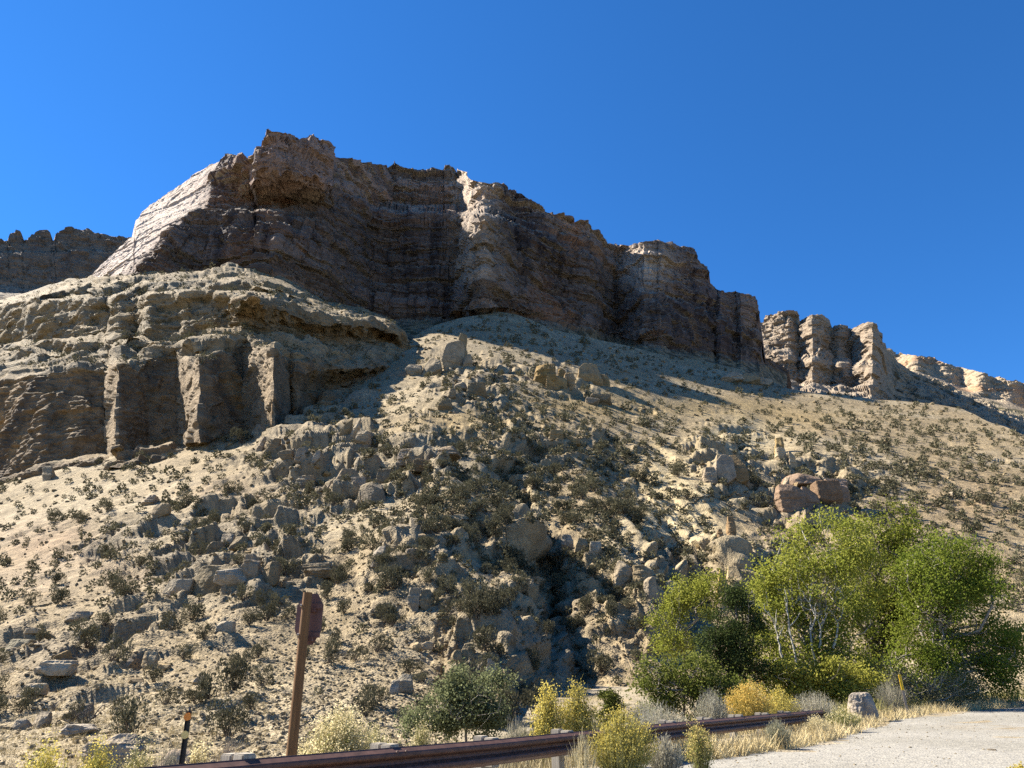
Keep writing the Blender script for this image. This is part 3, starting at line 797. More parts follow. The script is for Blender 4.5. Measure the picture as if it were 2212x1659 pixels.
OC('rock_outcrop', 'grey layered boulder below the leaning rock tower', 'rock outcrop', 1030, 858, [(0,0,54,38,.9,.25,0),(-36,-6,34,26,.9,.3,0)], GREYS, 1041)
OC('rock_outcrop', 'two stacked grey blocks down the slope from the leaning tower', 'rock outcrop', 962, 886, [(0,0,36,30,.9,.3,0),(14,-14,24,26,.9,.2,0)], GREYS, 1043)
OC('rock_outcrop', 'huge pyramid shaped rock with an undercut ochre base on the knoll', 'rock outcrop', 738, 1052, [(0,-4,108,92,.8,.5,.05),(-20,0,60,50,.9,.3,.1),(36,0,50,60,.9,.35,-.1)], ((.40,.34,.245),(.34,.30,.245)), 1051, sub=5, beds=.06)
OC('rock_outcrop', 'dark grey angular block at the foot of the pyramid rock', 'rock outcrop', 812, 1090, [(0,0,66,60,.9,.3,-.2),(18,-34,44,50,.9,.3,0)], DARKS, 1061)
OC('rock_outcrop', 'dark overhanging rock ledge on the right shoulder of the knoll', 'rock outcrop', 920, 1005, [(-40,-14,62,42,1.2,.2,0),(0,-2,70,40,1.2,.25,-.1),(36,8,54,32,1.2,.3,-.1)], ((.34,.28,.20),(.30,.27,.22)), 1071, beds=.07)
OC('rock_outcrop', 'upright split slabs crowning the knoll', 'rock outcrop', 770, 958, [(-26,0,26,50,.6,.5,.25),(-8,0,24,58,.6,.5,.2),(14,6,40,40,.8,.3,0),(36,10,34,30,.8,.3,0)], ((.42,.37,.28),(.34,.31,.26)), 1081)
OC('rock_outcrop', 'tilted rock fins beside the right end of the pillared cliff', 'rock outcrop', 590, 985, [(-30,0,20,48,.6,.5,.3),(-6,0,34,52,.6,.6,.3),(22,6,38,34,.8,.3,.1)], ((.38,.32,.245),(.33,.30,.25)), 1091)
OC('rock_outcrop', 'jumble of grey blocks between the rock fins and the pyramid rock', 'rock outcrop', 660, 1015, [(-34,6,40,30,.9,.3,0),(0,0,36,38,.9,.3,0),(26,-4,26,34,.8,.4,.1),(-10,26,66,40,.9,.4,.1)], GREYS, 1101)
OC('rock_outcrop', 'broad smooth grey slab sloping down the left hillside', 'rock outcrop', 455, 1285, [(0,0,150,70,.6,.35,.25),(-75,12,80,42,.6,.3,.3),(40,14,90,40,.7,.3,.2)], ((.385,.355,.285),(.44,.40,.31)), 1111, beds=.025)
OC('rock_outcrop', 'round grey knobs piled above the smooth slab', 'rock outcrop', 470, 1190, [(-50,4,46,30,.9,.3,0),(-10,0,44,36,.9,.3,0),(20,-10,40,38,.9,.3,0),(50,0,44,36,.9,.3,0)], GREYS, 1121)
OC('rock_outcrop', 'knobbly column of stacked brown boulders right of the smooth slab', 'rock outcrop', 545, 1290, [(-2,0,46,46,.9,.2,0),(0,-30,38,40,.9,.2,0),(2,-60,40,36,.9,.2,0),(4,-92,58,38,.9,.2,0),(40,0,50,60,.9,.4,0)], ((.36,.305,.225),(.32,.29,.235)), 1131)
OC('rock_outcrop', 'tilted brown slab resting above the signpost', 'rock outcrop', 694, 1262, [(0,0,78,34,.8,.2,-.4),(16,-10,40,22,.8,.2,-.3)], ((.355,.315,.25),(.30,.275,.23)), 1141)
OC('rock_outcrop', 'massive domed boulder with a shaded hollow beneath it', 'rock outcrop', 872, 1238, [(0,-18,104,66,.8,.3,0),(-44,0,40,56,.9,.3,0),(34,-6,60,46,.9,.3,0)], ((.37,.33,.26),(.33,.295,.24)), 1151, beds=.04)
OC('rock_outcrop', 'rounded boulder split by a crack below the domed boulder', 'rock outcrop', 908, 1320, [(-14,0,34,58,.8,.25,0),(12,0,40,56,.8,.3,0)], ((.39,.35,.27),(.34,.31,.25)), 1161)
OC('rock_outcrop', 'cream block with an orange underside below the cracked boulder', 'rock outcrop', 918, 1392, [(0,0,40,30,.9,.2,.2),(-22,6,32,24,.9,.2,.2)], CREAMS, 1165)
OC('rock_outcrop', 'upright grey slab wedged above the roadside willow', 'rock outcrop', 877, 1490, [(0,0,46,50,.6,.2,-.1),(-26,6,26,36,.7,.3,.1)], ((.42,.40,.35),(.36,.34,.29)), 1171)
OC('rock_outcrop', 'crumbling grey rock rib above the willow bush', 'rock outcrop', 1010, 1430, [(0,0,40,60,.9,.4,0),(30,10,44,50,.9,.4,0),(52,30,36,54,.9,.4,0),(-24,6,34,36,.9,.4,0)], ((.44,.39,.30),(.37,.34,.27)), 1181)
OC('rock_outcrop', 'pinkish layered block ledge above the cottonwoods', 'rock outcrop', 1755, 1110, [(-50,-2,78,72,.9,.12,.15),(-6,0,66,78,.9,.1,0),(36,-4,60,72,.9,.12,-.05),(64,-12,46,56,.9,.2,-.05),(-20,-52,90,36,1.1,.3,0),(50,-54,70,30,1.1,.3,0)], PINKS, 1191, beds=.045)
OC('rock_outcrop', 'thin tilted plates leaning on the left of the pinkish ledge', 'rock outcrop', 1702, 1068, [(-16,0,16,50,1.2,.4,.5),(0,4,14,52,1.2,.4,.5),(12,8,14,44,1.2,.4,.5)], ((.45,.37,.26),(.37,.31,.24)), 1201)
OC('rock_outcrop', 'brown fluted crag left of the pale pinnacle', 'rock outcrop', 1578, 1052, [(-16,0,54,80,.9,.35,.1),(18,-4,44,78,.9,.3,0),(36,4,32,52,.9,.4,-.1),(-44,6,40,50,.9,.4,.1)], ((.40,.34,.245),(.32,.265,.20)), 1211, beds=.05)
OC('rock_pinnacle', 'small pale yellow pinnacle above the pinkish ledge', 'rock pinnacle', 1690, 1002, [(0,0,34,38,.9,.4,0),(-6,-10,18,50,.8,.3,0),(-4,-24,16,44,.8,.2,0),(24,2,24,40,.8,.4,0)], ((.56,.48,.33),(.48,.41,.29)), 1221)
OC('rock_outcrop', 'cream fluted rock wedge at the left edge of the cottonwoods', 'rock outcrop', 1592, 1300, [(0,-4,70,96,.8,.75,-.05),(-30,0,40,72,.8,.7,.1),(28,0,44,60,.8,.7,-.1)], ((.62,.52,.33),(.55,.46,.31)), 1231, beds=.03)
OC('rock_outcrop', 'slim rosy spire above the cream wedge', 'rock outcrop', 1572, 1190, [(0,0,26,60,.8,.5,0),(-18,6,22,40,.8,.5,0)], ((.47,.37,.27),(.40,.33,.25)), 1241)
OC('rock_outcrop', 'blocky grey crag overlooking the shaded gully', 'rock outcrop', 1370, 1270, [(-20,0,60,70,.9,.3,0),(20,10,52,64,.9,.3,0),(40,34,44,60,.9,.4,0)], ((.42,.37,.28),(.36,.32,.255)), 1251)
OC('rock_outcrop', 'pale blocks lining the right bank of the gully', 'rock outcrop', 1235, 1195, [(-6,0,36,46,.9,.3,0),(24,8,40,40,.9,.3,0),(52,24,36,34,.9,.3,0)], ((.45,.41,.33),(.38,.35,.28)), 1261)
OC('rock_outcrop', 'low brown rock patch on the grassy upper slope', 'rock outcrop', 1215, 962, [(-14,0,40,26,1,.3,0),(18,2,44,28,1,.3,0)], OCHRES, 1271)
OC('rock_outcrop', 'grey outcrop just below the rounded ochre boulder', 'rock outcrop', 1300, 868, [(0,0,64,28,1,.3,0),(-20,4,40,22,1,.3,0)], GREYS, 1275)
OC('rock_outcrop', 'rough grey ridge of rock at the edge of the cliff shadow', 'rock outcrop', 1610, 826, [(-34,0,60,26,1,.3,.1),(10,2,56,30,1,.3,.1),(44,6,40,24,1,.3,0)], ((.40,.36,.28),(.33,.30,.24)), 1281)
OC('boulder', 'large sunlit boulder beside the dead bush at lower left', 'boulder', 158, 1545, [(0,0,62,44,.9,.3,.25)], ((.43,.385,.30),(.37,.335,.27)), 1291, beds=.02, sub=4)
OC('boulder', 'grey leaning boulder with a long shadow at lower left', 'boulder', 82, 1560, [(0,0,46,44,.9,.4,.2),(-40,8,40,26,.9,.4,0)], ((.37,.33,.26),(.33,.30,.245)), 1295, beds=.02, sub=4)
OC('boulder', 'flat dark slab below the dead bush', 'boulder', 165, 1595, [(0,0,84,26,.9,.2,.3)], ((.36,.335,.29),(.32,.30,.26)), 1301, sub=4)
OC('boulder', 'big hollowed bank rock under the bush left of the reflector post', 'boulder', 250, 1660, [(0,0,120,84,.7,.3,0),(-60,-10,60,50,.7,.3,0)], ((.43,.37,.27),(.36,.31,.235)), 1305, sub=5)
OC('boulder', 'smooth pinkish slab behind the reflector post', 'boulder', 372, 1666, [(0,0,104,52,.7,.4,.3)], ((.45,.385,.32),(.41,.35,.29)), 1311, sub=4, beds=.01)
OC('boulder', 'pale rounded boulder among shrubs on the left slope', 'boulder', 320, 1438, [(0,0,42,44,.9,.3,0)], CREAMS, 1315, sub=4, beds=.02)
OC('boulder', 'white flat rock beside the pale rounded boulder', 'boulder', 352, 1445, [(0,0,30,18,.9,.2,0)], CREAMS, 1317, sub=4)
OC('boulder', 'oval beige boulder on a heap of small stones', 'boulder', 484, 1390, [(0,0,40,28,.9,.2,.1)], ((.46,.41,.31),(.40,.36,.28)), 1319, sub=4, beds=.02)
OC('boulder', 'lone beige stone on the open scree', 'boulder', 426, 1474, [(0,0,28,26,.9,.3,.1)], ((.44,.39,.30),(.38,.34,.27)), 1321, sub=4, beds=.02)
OC('boulder', 'long tan ledge rock at the left edge of the slope', 'boulder', 100, 1480, [(0,0,84,40,.7,.3,.5),(-40,20,60,36,.7,.3,.4)], ((.50,.43,.30),(.43,.37,.27)), 1323, sub=4)
OC('boulder', 'mossy grey boulder at the left edge above the tan ledge', 'boulder', 28, 1395, [(0,0,70,46,.8,.3,.2)], ((.36,.35,.27),(.31,.30,.24)), 1325, sub=4)
OC('boulder', 'pointed tan boulder below the pillared cliff', 'boulder', 105, 1040, [(0,0,44,42,.8,.5,-.3)], ((.45,.40,.31),(.39,.35,.28)), 1327, sub=4)
OC('boulder', 'brown wedge boulder on the washed left slope', 'boulder', 318, 1092, [(0,0,46,28,.8,.3,.3)], ((.38,.32,.24),(.34,.30,.24)), 1329, sub=4)
OC('boulder', 'tan cube shaped boulder above the smooth slab', 'boulder', 352, 1145, [(0,0,46,36,.8,.15,.2)], ((.44,.38,.28),(.37,.33,.26)), 1331, sub=4)
OC('boulder', 'long thin slab lying across the left slope', 'boulder', 160, 1345, [(0,0,70,32,.5,.1,.5)], ((.36,.315,.235),(.32,.28,.215)), 1333, sub=4)

# loose boulders of the hillside: a dozen shapes, copied
rng = np.random.default_rng(7)
protos = []
for k in range(14):
    V, F = rock_shape(3000 + 17 * k, 4, 8, 60, (1, rng.uniform(.6, .95), rng.uniform(.32, .75)), .022, .028, rng.uniform(0, .3))
    cols = [GREYS, TANS, TANS, CREAMS, OCHRES, DARKS, TANS][k % 7]
    protos.append(mesh_from('boulder', V, F, rock_col(V, 50 + k, *cols), M_BOULDER))
ZONES = [  # u0 u1 v0 v1 n wmin wmax label group sheet
 (520, 720, 940, 1130, 40, 10, 30, 'angular tan boulder on the rocky knoll left of the pyramid rock', 'boulders on the knoll'),
 (330, 660, 1100, 1300, 40, 10, 34, 'tan boulder in the rock field around the smooth grey slab', 'boulders around the smooth slab'),
 (0, 330, 1280, 1530, 36, 12, 34, 'weathered boulder on the lower left slope', 'boulders on the lower left slope'),
 (780, 1060, 1080, 1300, 34, 10, 26, 'boulder on the foreground spur beside the gully', 'boulders on the foreground spur'),
 (860, 1080, 1340, 1560, 22, 10, 26, 'crumbling block near the willow bush', 'blocks near the willow'),
 (1130, 1420, 1080, 1400, 34, 9, 24, 'grey boulder on the ribs right of the gully', 'boulders on the gully ribs'),
 (880, 1120, 760, 900, 24, 8, 20, 'small grey boulder near the foot of the leaning rock tower', 'boulders below the rock tower'),
 (1420, 1650, 930, 1280, 30, 8, 22, 'cream boulder on the pale eroded slope', 'boulders on the pale slope'),
 (1640, 2200, 880, 1100, 20, 8, 18, 'tan boulder on the open right slope', 'boulders on the right slope'),
 (0, 320, 1060, 1280, 12, 9, 22, 'brown stone on the washed slope below the pillared cliff', 'stones below the pillared cliff'),
]
B_COUNT = 0
LOOSE = []
for (u0, u1, v0, v1, n, a, b, lab, grp) in ZONES:
    for q in range(n):
        for tr in range(30):
            u = rng.uniform(u0, u1); v = rng.uniform(v0, v1)
            if rocky(np.array([[u]]), np.array([[v]]))[0, 0] + .25 > rng.uniform(0, 1): break
        P, N = surf(S3, u, v)
        w = a + (b - a) * rng.uniform(0, 1) ** 2.2
        r = w * mpp(P) / 2
        o = obj('boulder', protos[int(rng.integers(0, 14))])
        o.location = P - N * r * .12
        o.rotation_euler = (rng.normal(0, .3) - .2, rng.normal(0, .3), rng.uniform(0, 6.28))
        o.scale = r * np.array([rng.uniform(.8, 1.25), rng.uniform(.8, 1.2), rng.uniform(.75, 1.2)])
        LOOSE.append((o, u, v, w, ['grey', 'tan', 'tan', 'cream', 'ochre', 'dark', 'tan'][protos.index(o.data) % 7]))
        tag(o, lab, 'boulder', grp); B_COUNT += 1

# stones past counting: one mesh
def scatter_points(n, v0, v1, seed, S, u0=-150, u1=2370, wfun=None):
    g = np.random.default_rng(seed)
    out = []
    V_, us_ = S['V'], S['us']
    u = g.uniform(u0, u1, n * 3); v = g.uniform(v0, v1, n * 3)
    j = np.clip(np.round((u - us_[0]) / (us_[1] - us_[0])).astype(int), 0, len(us_) - 1)
    top, bot = V_[0, j], V_[-1, j]
    f = (v - top) / (bot - top)
    ok = (f > 0.002) & (f < 1)
    if wfun is not None: ok &= g.uniform(0, 1, len(u)) < wfun(u, v)
    u, v, j, f = u[ok][:n], v[ok][:n], j[ok][:n], f[ok][:n]
    i = np.round(f * (V_.shape[0] - 1)).astype(int)
    return u, v, S['P'][i, j], S['N'][i, j]
D1, F1 = ico(1)
def rubble_mesh(name, P, r, seed, cols):
    g = np.random.default_rng(seed)
    n = len(P)
    keys = []
    for k in range(10):
        V, F = rock_shape(5000 + k + seed, 1, 6, 14, (1, .8, .6), 0, 0)
        keys.append(V)
    keys = np.stack(keys)
    K = keys[g.integers(0, 10, n)]
    a = g.uniform(0, 6.28, n); b = g.normal(0, .5, n)
    ca, sa, cb, sb = np.cos(a), np.sin(a), np.cos(b), np.sin(b)
    X = K[..., 0] * ca[:, None] - K[..., 1] * sa[:, None]; Yq = K[..., 0] * sa[:, None] + K[..., 1] * ca[:, None]
    Z = K[..., 2] * cb[:, None] + X * sb[:, None]; X = X * cb[:, None] - K[..., 2] * sb[:, None]
    V = np.stack([X, Yq, Z], -1) * (r[:, None, None]) + P[:, None, :]
    F = F1[None] + (np.arange(n) * len(D1))[:, None, None]
    t = g.uniform(0, 1, (n, 1))
    C = np.array(cols[0]) * (1 - t) + np.array(cols[1]) * t
    C = C * ALB * g.uniform(.8, 1.15, (n, 1))
    return mesh_from(name, V.reshape(-1, 3), F.reshape(-1, 3), np.repeat(C, len(D1), 0), M_BOULDER)
u, v, P, N = scatter_points(15000, 690, 1640, 81, S3, wfun=lambda u, v: np.clip(.3 + rocky(u, v), 0, 1))
g = np.random.default_rng(82)
r = (1.2 + 6.5 * g.uniform(0, 1, len(u)) ** 4) * unproj(P)[2] / 1600 * .9
tag(obj('rubble', rubble_mesh('rubble', P + N * (r * .10)[:, None], r, 83, ((.50, .43, .31), (.29, .25, .19)))), 'loose tan stones strewn over the hillside', 'rubble', kind='stuff')
u, v, P, N = scatter_points(3500, 590, 800, 84, S2, -160, 900)
r = (1.0 + 4.0 * g.uniform(0, 1, len(u)) ** 4) * unproj(P)[2] / 1600 * .9
tag(obj('rubble', rubble_mesh('rubble', P + N * (r * .1)[:, None], r, 85, ((.44, .37, .25), (.33, .29, .22)))), 'fallen blocks lying on the ledges above the pillared cliff', 'rubble', kind='stuff')

ORD = ['nearest', 'second', 'third', 'fourth', 'fifth', 'sixth', 'seventh', 'eighth', 'ninth', 'tenth', 'eleventh', 'twelfth', 'thirteenth', 'fourteenth', 'fifteenth', 'sixteenth', 'seventeenth', 'eighteenth', 'nineteenth', 'twentieth']
SHORT = {}
def landmark_labels(items, noun, landmarks):
    """each repeat is told apart by its look, by the landmark it lies beside and by its order outward from that landmark"""
    buckets = {}
    for o, u, v, w, look in items:
        d = [math.hypot(u - a, v - b) for a, b, _ in landmarks]
        k = int(np.argmin(d)); a, b, nm = landmarks[k]
        dx, dy = u - a, v - b
        side = ('right of' if dx > 0 else 'left of') if abs(dx) > abs(dy) else ('below' if dy > 0 else 'above')
        buckets.setdefault((look, side, nm), []).append((d[k], o))
    for (look, side, nm), L in buckets.items():
        L.sort(key=lambda q: q[0])
        for i, (_, o) in enumerate(L):
            if len(L) == 1: o['label'] = f'{look} {noun} {side} the {nm}'
            elif i == 0: o['label'] = f'{look} {noun} just {side} the {nm}, nearest to it'
            else: o['label'] = f'{look} {noun} {side} the {nm}, {ORD[min(i, 19)]} from it'
MARKS = [(975,760,'leaning rock tower'),(1190,820,'layered ochre outcrop'),(1278,810,'rounded ochre boulder'),(738,1010,'pyramid shaped rock'),(920,985,'dark overhanging ledge'),(590,965,'tilted rock fins'),
 (450,1250,'smooth grey slab'),(545,1240,'knobbly boulder column'),(694,1240,'tilted brown slab'),(872,1190,'massive domed boulder'),(908,1290,'cracked boulder'),(1010,1400,'grey rock rib'),(1755,1060,'pinkish block ledge'),
 (1578,1010,'brown fluted crag'),(1690,970,'pale yellow pinnacle'),(1592,1250,'cream fluted wedge'),(1370,1230,'blocky gully crag'),(1235,1180,'pale gully blocks'),(158,1520,'large sunlit boulder'),(320,1425,'pale rounded boulder'),
 (105,1030,'pointed tan boulder'),(318,1085,'brown wedge boulder'),(352,1130,'cube shaped boulder'),(160,1330,'long thin slab'),(484,1380,'oval beige boulder'),(28,1380,'mossy grey boulder'),(650,1340,'brown sign')]
landmark_labels(LOOSE, 'boulder', MARKS)

u, v, P, N = scatter_points(20000, 1180, 1700, 86, S3, -120, 1420, wfun=lambda u, v: np.clip(.3 + .9 * np.exp(-((u - 720) / 260) ** 2 - ((v - 1500) / 150) ** 2) + .5 * np.exp(-((u - 1230) / 90) ** 2 - ((v - 1460) / 90) ** 2), 0, 1))
r = .02 + .13 * g.uniform(0, 1, len(u)) ** 5
tag(obj('rubble', rubble_mesh('rubble', P + N * (r * .2)[:, None], r, 87, ((.52, .45, .33), (.40, .35, .27)))), 'fine pale scree at the foot of the hillside', 'rubble', kind='stuff')
# ================================================================== plants
def leaf_mat(name, trans=.35):
    m = bpy.data.materials.new(name); m.use_nodes = True
    n, L = m.node_tree.nodes, m.node_tree.links
    n.clear()
    out = n.new('ShaderNodeOutputMaterial'); mx = n.new('ShaderNodeMixShader'); d = n.new('ShaderNodeBsdfDiffuse'); t = n.new('ShaderNodeBsdfTranslucent')
    at = n.new('ShaderNodeAttribute'); at.attribute_name = 'Col'
    oi = n.new('ShaderNodeObjectInfo'); hs = n.new('ShaderNodeHueSaturation'); mr = n.new('ShaderNodeMapRange')
    mr.inputs[3].default_value = .8; mr.inputs[4].default_value = 1.2
    L.new(oi.outputs['Random'], mr.inputs[0]); L.new(mr.outputs[0], hs.inputs['Value']); L.new(at.outputs['Color'], hs.inputs['Color'])
    L.new(hs.outputs[0], d.inputs[0]); L.new(hs.outputs[0], t.inputs[0])
    mx.inputs[0].default_value = trans
    L.new(d.outputs[0], mx.inputs[1]); L.new(t.outputs[0], mx.inputs[2]); L.new(mx.outputs[0], out.inputs[0])
    return m
M_LEAF = leaf_mat('green_leaves', .5)
M_SAGE = leaf_mat('sage_foliage', .15)
M_STEM = leaf_mat('dry_stems', .1)
M_BARK = rock_mat('grey_bark', .15, .03, .5, contrast=.4)

def unit(a): return a / (np.linalg.norm(a, axis=-1, keepdims=True) + 1e-9)
def leaf_quads(C, A, L, Wd, g, fold=.0):
    """one small leaf per point: C centre, A axis, L length, Wd width"""
    n = len(C)
    A = unit(A); B = unit(np.cross(A, g.normal(size=(n, 3))))
    L = np.broadcast_to(L, n)[:, None]; Wd = np.broadcast_to(Wd, n)[:, None]
    V = np.stack([C - A * L * .5, C + B * Wd * .5, C + A * L * .5, C - B * Wd * .5], 1)
    return V.reshape(-1, 3), np.arange(4 * n).reshape(n, 4)
def ribbons(P0, D, L, bend, Wd, g, segs=3):
    """thin bending stems: arrays of starts, directions, lengths"""
    n = len(P0)
    D = unit(D); side = unit(np.cross(D, g.normal(size=(n, 3))))
    L = np.broadcast_to(L, n); Wd = np.broadcast_to(Wd, n)
    rows = []
    for k in range(segs + 1):
        t = k / segs
        p = P0 + D * (L * t)[:, None] + bend * (L * t * t)[:, None]
        w = (Wd * (1 - .75 * t) * .5)[:, None]
        rows += [p - side * w, p + side * w]
    V = np.stack(rows, 1)
    m = 2 * (segs + 1)
    f = np.array([[2 * k, 2 * k + 1, 2 * k + 3, 2 * k + 2] for k in range(segs)])
    F = (f[None] + (np.arange(n) * m)[:, None, None]).reshape(-1, 4)
    tip = P0 + D * L[:, None] + bend * L[:, None]
    return V.reshape(-1, 3), F, tip
def tubes(segs, sides=5):
    """segs: list of (p0, p1, r0, r1)"""
    a = np.array([s[0] for s in segs], float); b = np.array([s[1] for s in segs], float)
    r0 = np.array([s[2] for s in segs]); r1 = np.array([s[3] for s in segs])
    d = unit(b - a)
    up = np.where(np.abs(d[:, 2:3]) > .9, np.array([[1., 0, 0]]), np.array([[0, 0, 1.]]))
    x = unit(np.cross(d, up)); y = np.cross(d, x)
    th = np.arange(sides) * 2 * math.pi / sides
    ring = x[:, None] * np.cos(th)[None, :, None] + y[:, None] * np.sin(th)[None, :, None]
    V = np.concatenate([a[:, None] + ring * r0[:, None, None], b[:, None] + ring * r1[:, None, None]], 1)
    k = np.arange(sides); k2 = (k + 1) % sides
    f = np.stack([k, k2, k2 + sides, k + sides], 1)
    F = (f[None] + (np.arange(len(segs)) * 2 * sides)[:, None, None]).reshape(-1, 4)
    return V.reshape(-1, 3), F
def limb(g, p0, p1, r0, r1, n=4, wob=.08):
    """a crooked limb as short tapered pieces"""
    p0 = np.array(p0, float); p1 = np.array(p1, float)
    pts = [p0]
    Ln = np.linalg.norm(p1 - p0)
    for k in range(1, n): pts.append(p0 + (p1 - p0) * k / n + g.normal(0, wob * Ln, 3) * np.array([1, 1, .5]))
    pts.append(p1)
    return [(pts[k], pts[k + 1], r0 + (r1 - r0) * k / n, r0 + (r1 - r0) * (k + 1) / n) for k in range(n)], pts
class Acc:
    def __init__(s): s.V, s.F, s.C, s.n = [], [], [], 0
    def add(s, V, F, C):
        s.V.append(V); s.F.append(np.asarray(F) + s.n); s.n += len(V)
        s.C.append(np.broadcast_to(np.asarray(C, float), V.shape) if np.ndim(C) == 1 or len(C) == len(V) else np.repeat(C, len(V) // len(C), 0))
    def mesh(s, name, mat, smooth=False):
        return mesh_from(name, np.vstack(s.V), [np.vstack([f for f in s.F if f.shape[1] == k]) for k in sorted({f.shape[1] for f in s.F})], np.vstack(s.C), mat, smooth)

# ------------------------------------------------------------------ sagebrush of the slopes
def sage(seed, nl, leafL, stems=True):
    g = np.random.default_rng(seed)
    A, B = Acc(), Acc()
    lob = g.normal(0, .42, (9, 3)); lob[:, 2] = np.abs(g.normal(.48, .22, 9)); lr = g.uniform(.32, .55, 9)
    k = g.integers(0, 9, nl)
    d = unit(g.normal(size=(nl, 3)) + np.array([0, 0, .35]))
    C = lob[k] + d * (lr[k] * g.uniform(.35, 1, nl) ** .5)[:, None]
    C[:, 2] = np.abs(C[:, 2]) + .02
    ax = unit(d + g.normal(0, .5, (nl, 3)) + np.array([0, 0, .5]))
    V, F = leaf_quads(C, ax, leafL * g.uniform(.7, 1.4, nl), leafL * .5, g)
    t = g.uniform(0, 1, (nl, 1))
    col = np.array([.060, .058, .034]) * (1 - t) + np.array([.135, .125, .078]) * t
    A.add(V, F, np.repeat(col, 4, 0))
    m = 26
    P0 = g.normal(0, .08, (m, 3)) * np.array([1, 1, 0])
    D = unit(lob[g.integers(0, 9, m)] + g.normal(0, .15, (m, 3)) + np.array([0, 0, .12]) - P0)
    V, F, _ = ribbons(P0, D, g.uniform(.5, .95, m), np.array([0, 0, .1]), .05, g)
    B.add(V, F, np.array([.13, .105, .08]))
    return A, B
SAGE_F = []; SAGE_ALL = []
for k in range(6):
    A, B = sage(100 + k, 1100, .13)
    SAGE_F.append((A.mesh('foliage', M_SAGE), B.mesh('branches', M_STEM)))
    A2, B2 = sage(200 + k, 420, .21)
    A2.add(np.vstack(B2.V), np.vstack(B2.F), np.vstack(B2.C))
    SAGE_ALL.append(A2.mesh('sagebrush', M_SAGE))
def shrub_w(u, v):
    w = np.full(u.shape, .34)
    def bl(a, b, c, d, k):
        nonlocal w
        w = w + k * np.exp(-((u - a) / c) ** 2 - ((v - b) / d) ** 2)
    bl(1230, 1000, 190, 150, .35); bl(1330, 1150, 120, 130, .3); bl(1900, 1000, 330, 140, .6); bl(960, 1080, 130, 110, .3); bl(1120, 930, 160, 50, .4); bl(1250, 760, 260, 70, .2); bl(1600, 880, 200, 60, .1)
    bl(430, 1260, 260, 120, .10); bl(280, 1380, 480, 170, -.3); bl(750, 1330, 330, 110, -.3); bl(640, 1350, 180, 60, .2); bl(1520, 1090, 110, 160, -.3); bl(680, 1520, 230, 90, -.3); bl(1000, 915, 120, 20, -.5); bl(1400, 880, 300, 20, -.3); bl(180, 1500, 300, 100, -.22); bl(200, 1150, 320, 130, -.10); bl(1140, 1130, 40, 90, -.3); bl(1190, 1400, 90, 120, -.15)
    return np.clip(w, .03, 1)
u, v, P, N = scatter_points(7600, 682, 1560, 301, S3, wfun=shrub_w)
g = np.random.default_rng(302)
dep = unproj(P)[2]
rad = np.exp(g.normal(np.log(.56), .33, len(u))) * np.interp(v, [690, 850, 1000, 1200, 1600], [1.55, 1.25, 1.05, .85, .75])
px = rad * 2 / dep * 1600
# keep clear of trees, road, named boulders and of each other in the open foreground
keep = ~((v > 1330) & (u > 1400)) & ~((v > 1380) & (u > 560) & (g.uniform(0, 1, len(u)) < .75)) & ~((v > 1400) & (u <= 560) & (g.uniform(0, 1, len(u)) < .6))
for a, b, _ in MARKS: keep &= ~(np.hypot((u - a) / 1.3, v - b) < 26)
u, v, P, N, rad, px = [q[keep] for q in (u, v, P, N, rad, px)]
EXPL = [(507,1497,75),(490,1598,82),(447,1528,66),(540,1540,42),(355,1535,52),(275,1598,84),(710,1432,46),(663,1418,38),(768,1425,42),(565,1482,46),(525,1437,42),(558,1420,36),(240,1455,56),(300,1385,50),(412,1348,60),(598,1312,46),(575,1350,48),(440,1402,40),
 (832,1340,52),(815,1408,48),(912,1536,46),(420,1530,40),(620,1345,40),(330,1480,40),(690,1370,36),(850,1350,40),(745,1330,38),(395,1425,40),(225,1370,44),(1610,1105,26),(1300,1455,60),(1270,1530,50),(560,1330,40),(500,1455,34)]
eu = np.array([e[0] for e in EXPL], float); ev = np.array([e[1] for e in EXPL], float)
eP, eN = zip(*[surf(S3, a, b) for a, b in zip(eu, ev)])
eP = np.array(eP); er = np.array([e[2] for e in EXPL]) * unproj(eP)[2] / 1600 * .55
far_from_expl = np.min(np.hypot(u[:, None] - eu[None], v[:, None] - ev[None]), 1) > 34
u, v, P, rad, px = [q[far_from_expl] for q in (u, v, P, rad, px)]
o_ = np.argsort(-px); NI = 300 - len(EXPL)
SAGE_ITEMS = []
def put_sage(P, r, u, v, w, parts):
    k = int(g.integers(0, 6)); rz = g.uniform(0, 6.28); sc = r * np.array([g.uniform(.8, 1.1), g.uniform(.8, 1.1), g.uniform(1.1, 1.5)])
    loc = P + np.array([0, 0, .10 * r])
    if parts:
        o = bpy.data.objects.new('sagebrush', None); COL.objects.link(o)
        o.location = loc; o.rotation_euler = (0, 0, rz); o.scale = sc
        f, b = SAGE_F[k]
        obj('foliage', f, o); obj('branches', b, o)
    else:
        o = obj('sagebrush', SAGE_ALL[k], None, loc, (0, 0, rz), sc)
    tag(o, 'x', 'shrub', 'sagebrush on the hillside')
    SAGE_ITEMS.append((o, u, v, w, 'dark olive'))
for q in range(len(EXPL)): put_sage(eP[q], er[q], eu[q], ev[q], EXPL[q][2], True)
for q in o_[:NI]: put_sage(P[q], rad[q], u[q], v[q], px[q], px[q] > 34)
MARKS2 = MARKS + [(1180,1020,'head of the main gully'),(1190,1300,'shaded gully bed'),(1900,960,'open right slope'),(1700,900,'smooth ochre flat'),(1450,1100,'pale eroded chute'),(1300,960,'grassy upper flat'),(2050,1060,'right hand slope above the trees'),(620,1450,'signpost top'),(375,1545,'reflector post'),(250,1640,'hollowed bank rock'),(1010,1530,'roadside willow')]
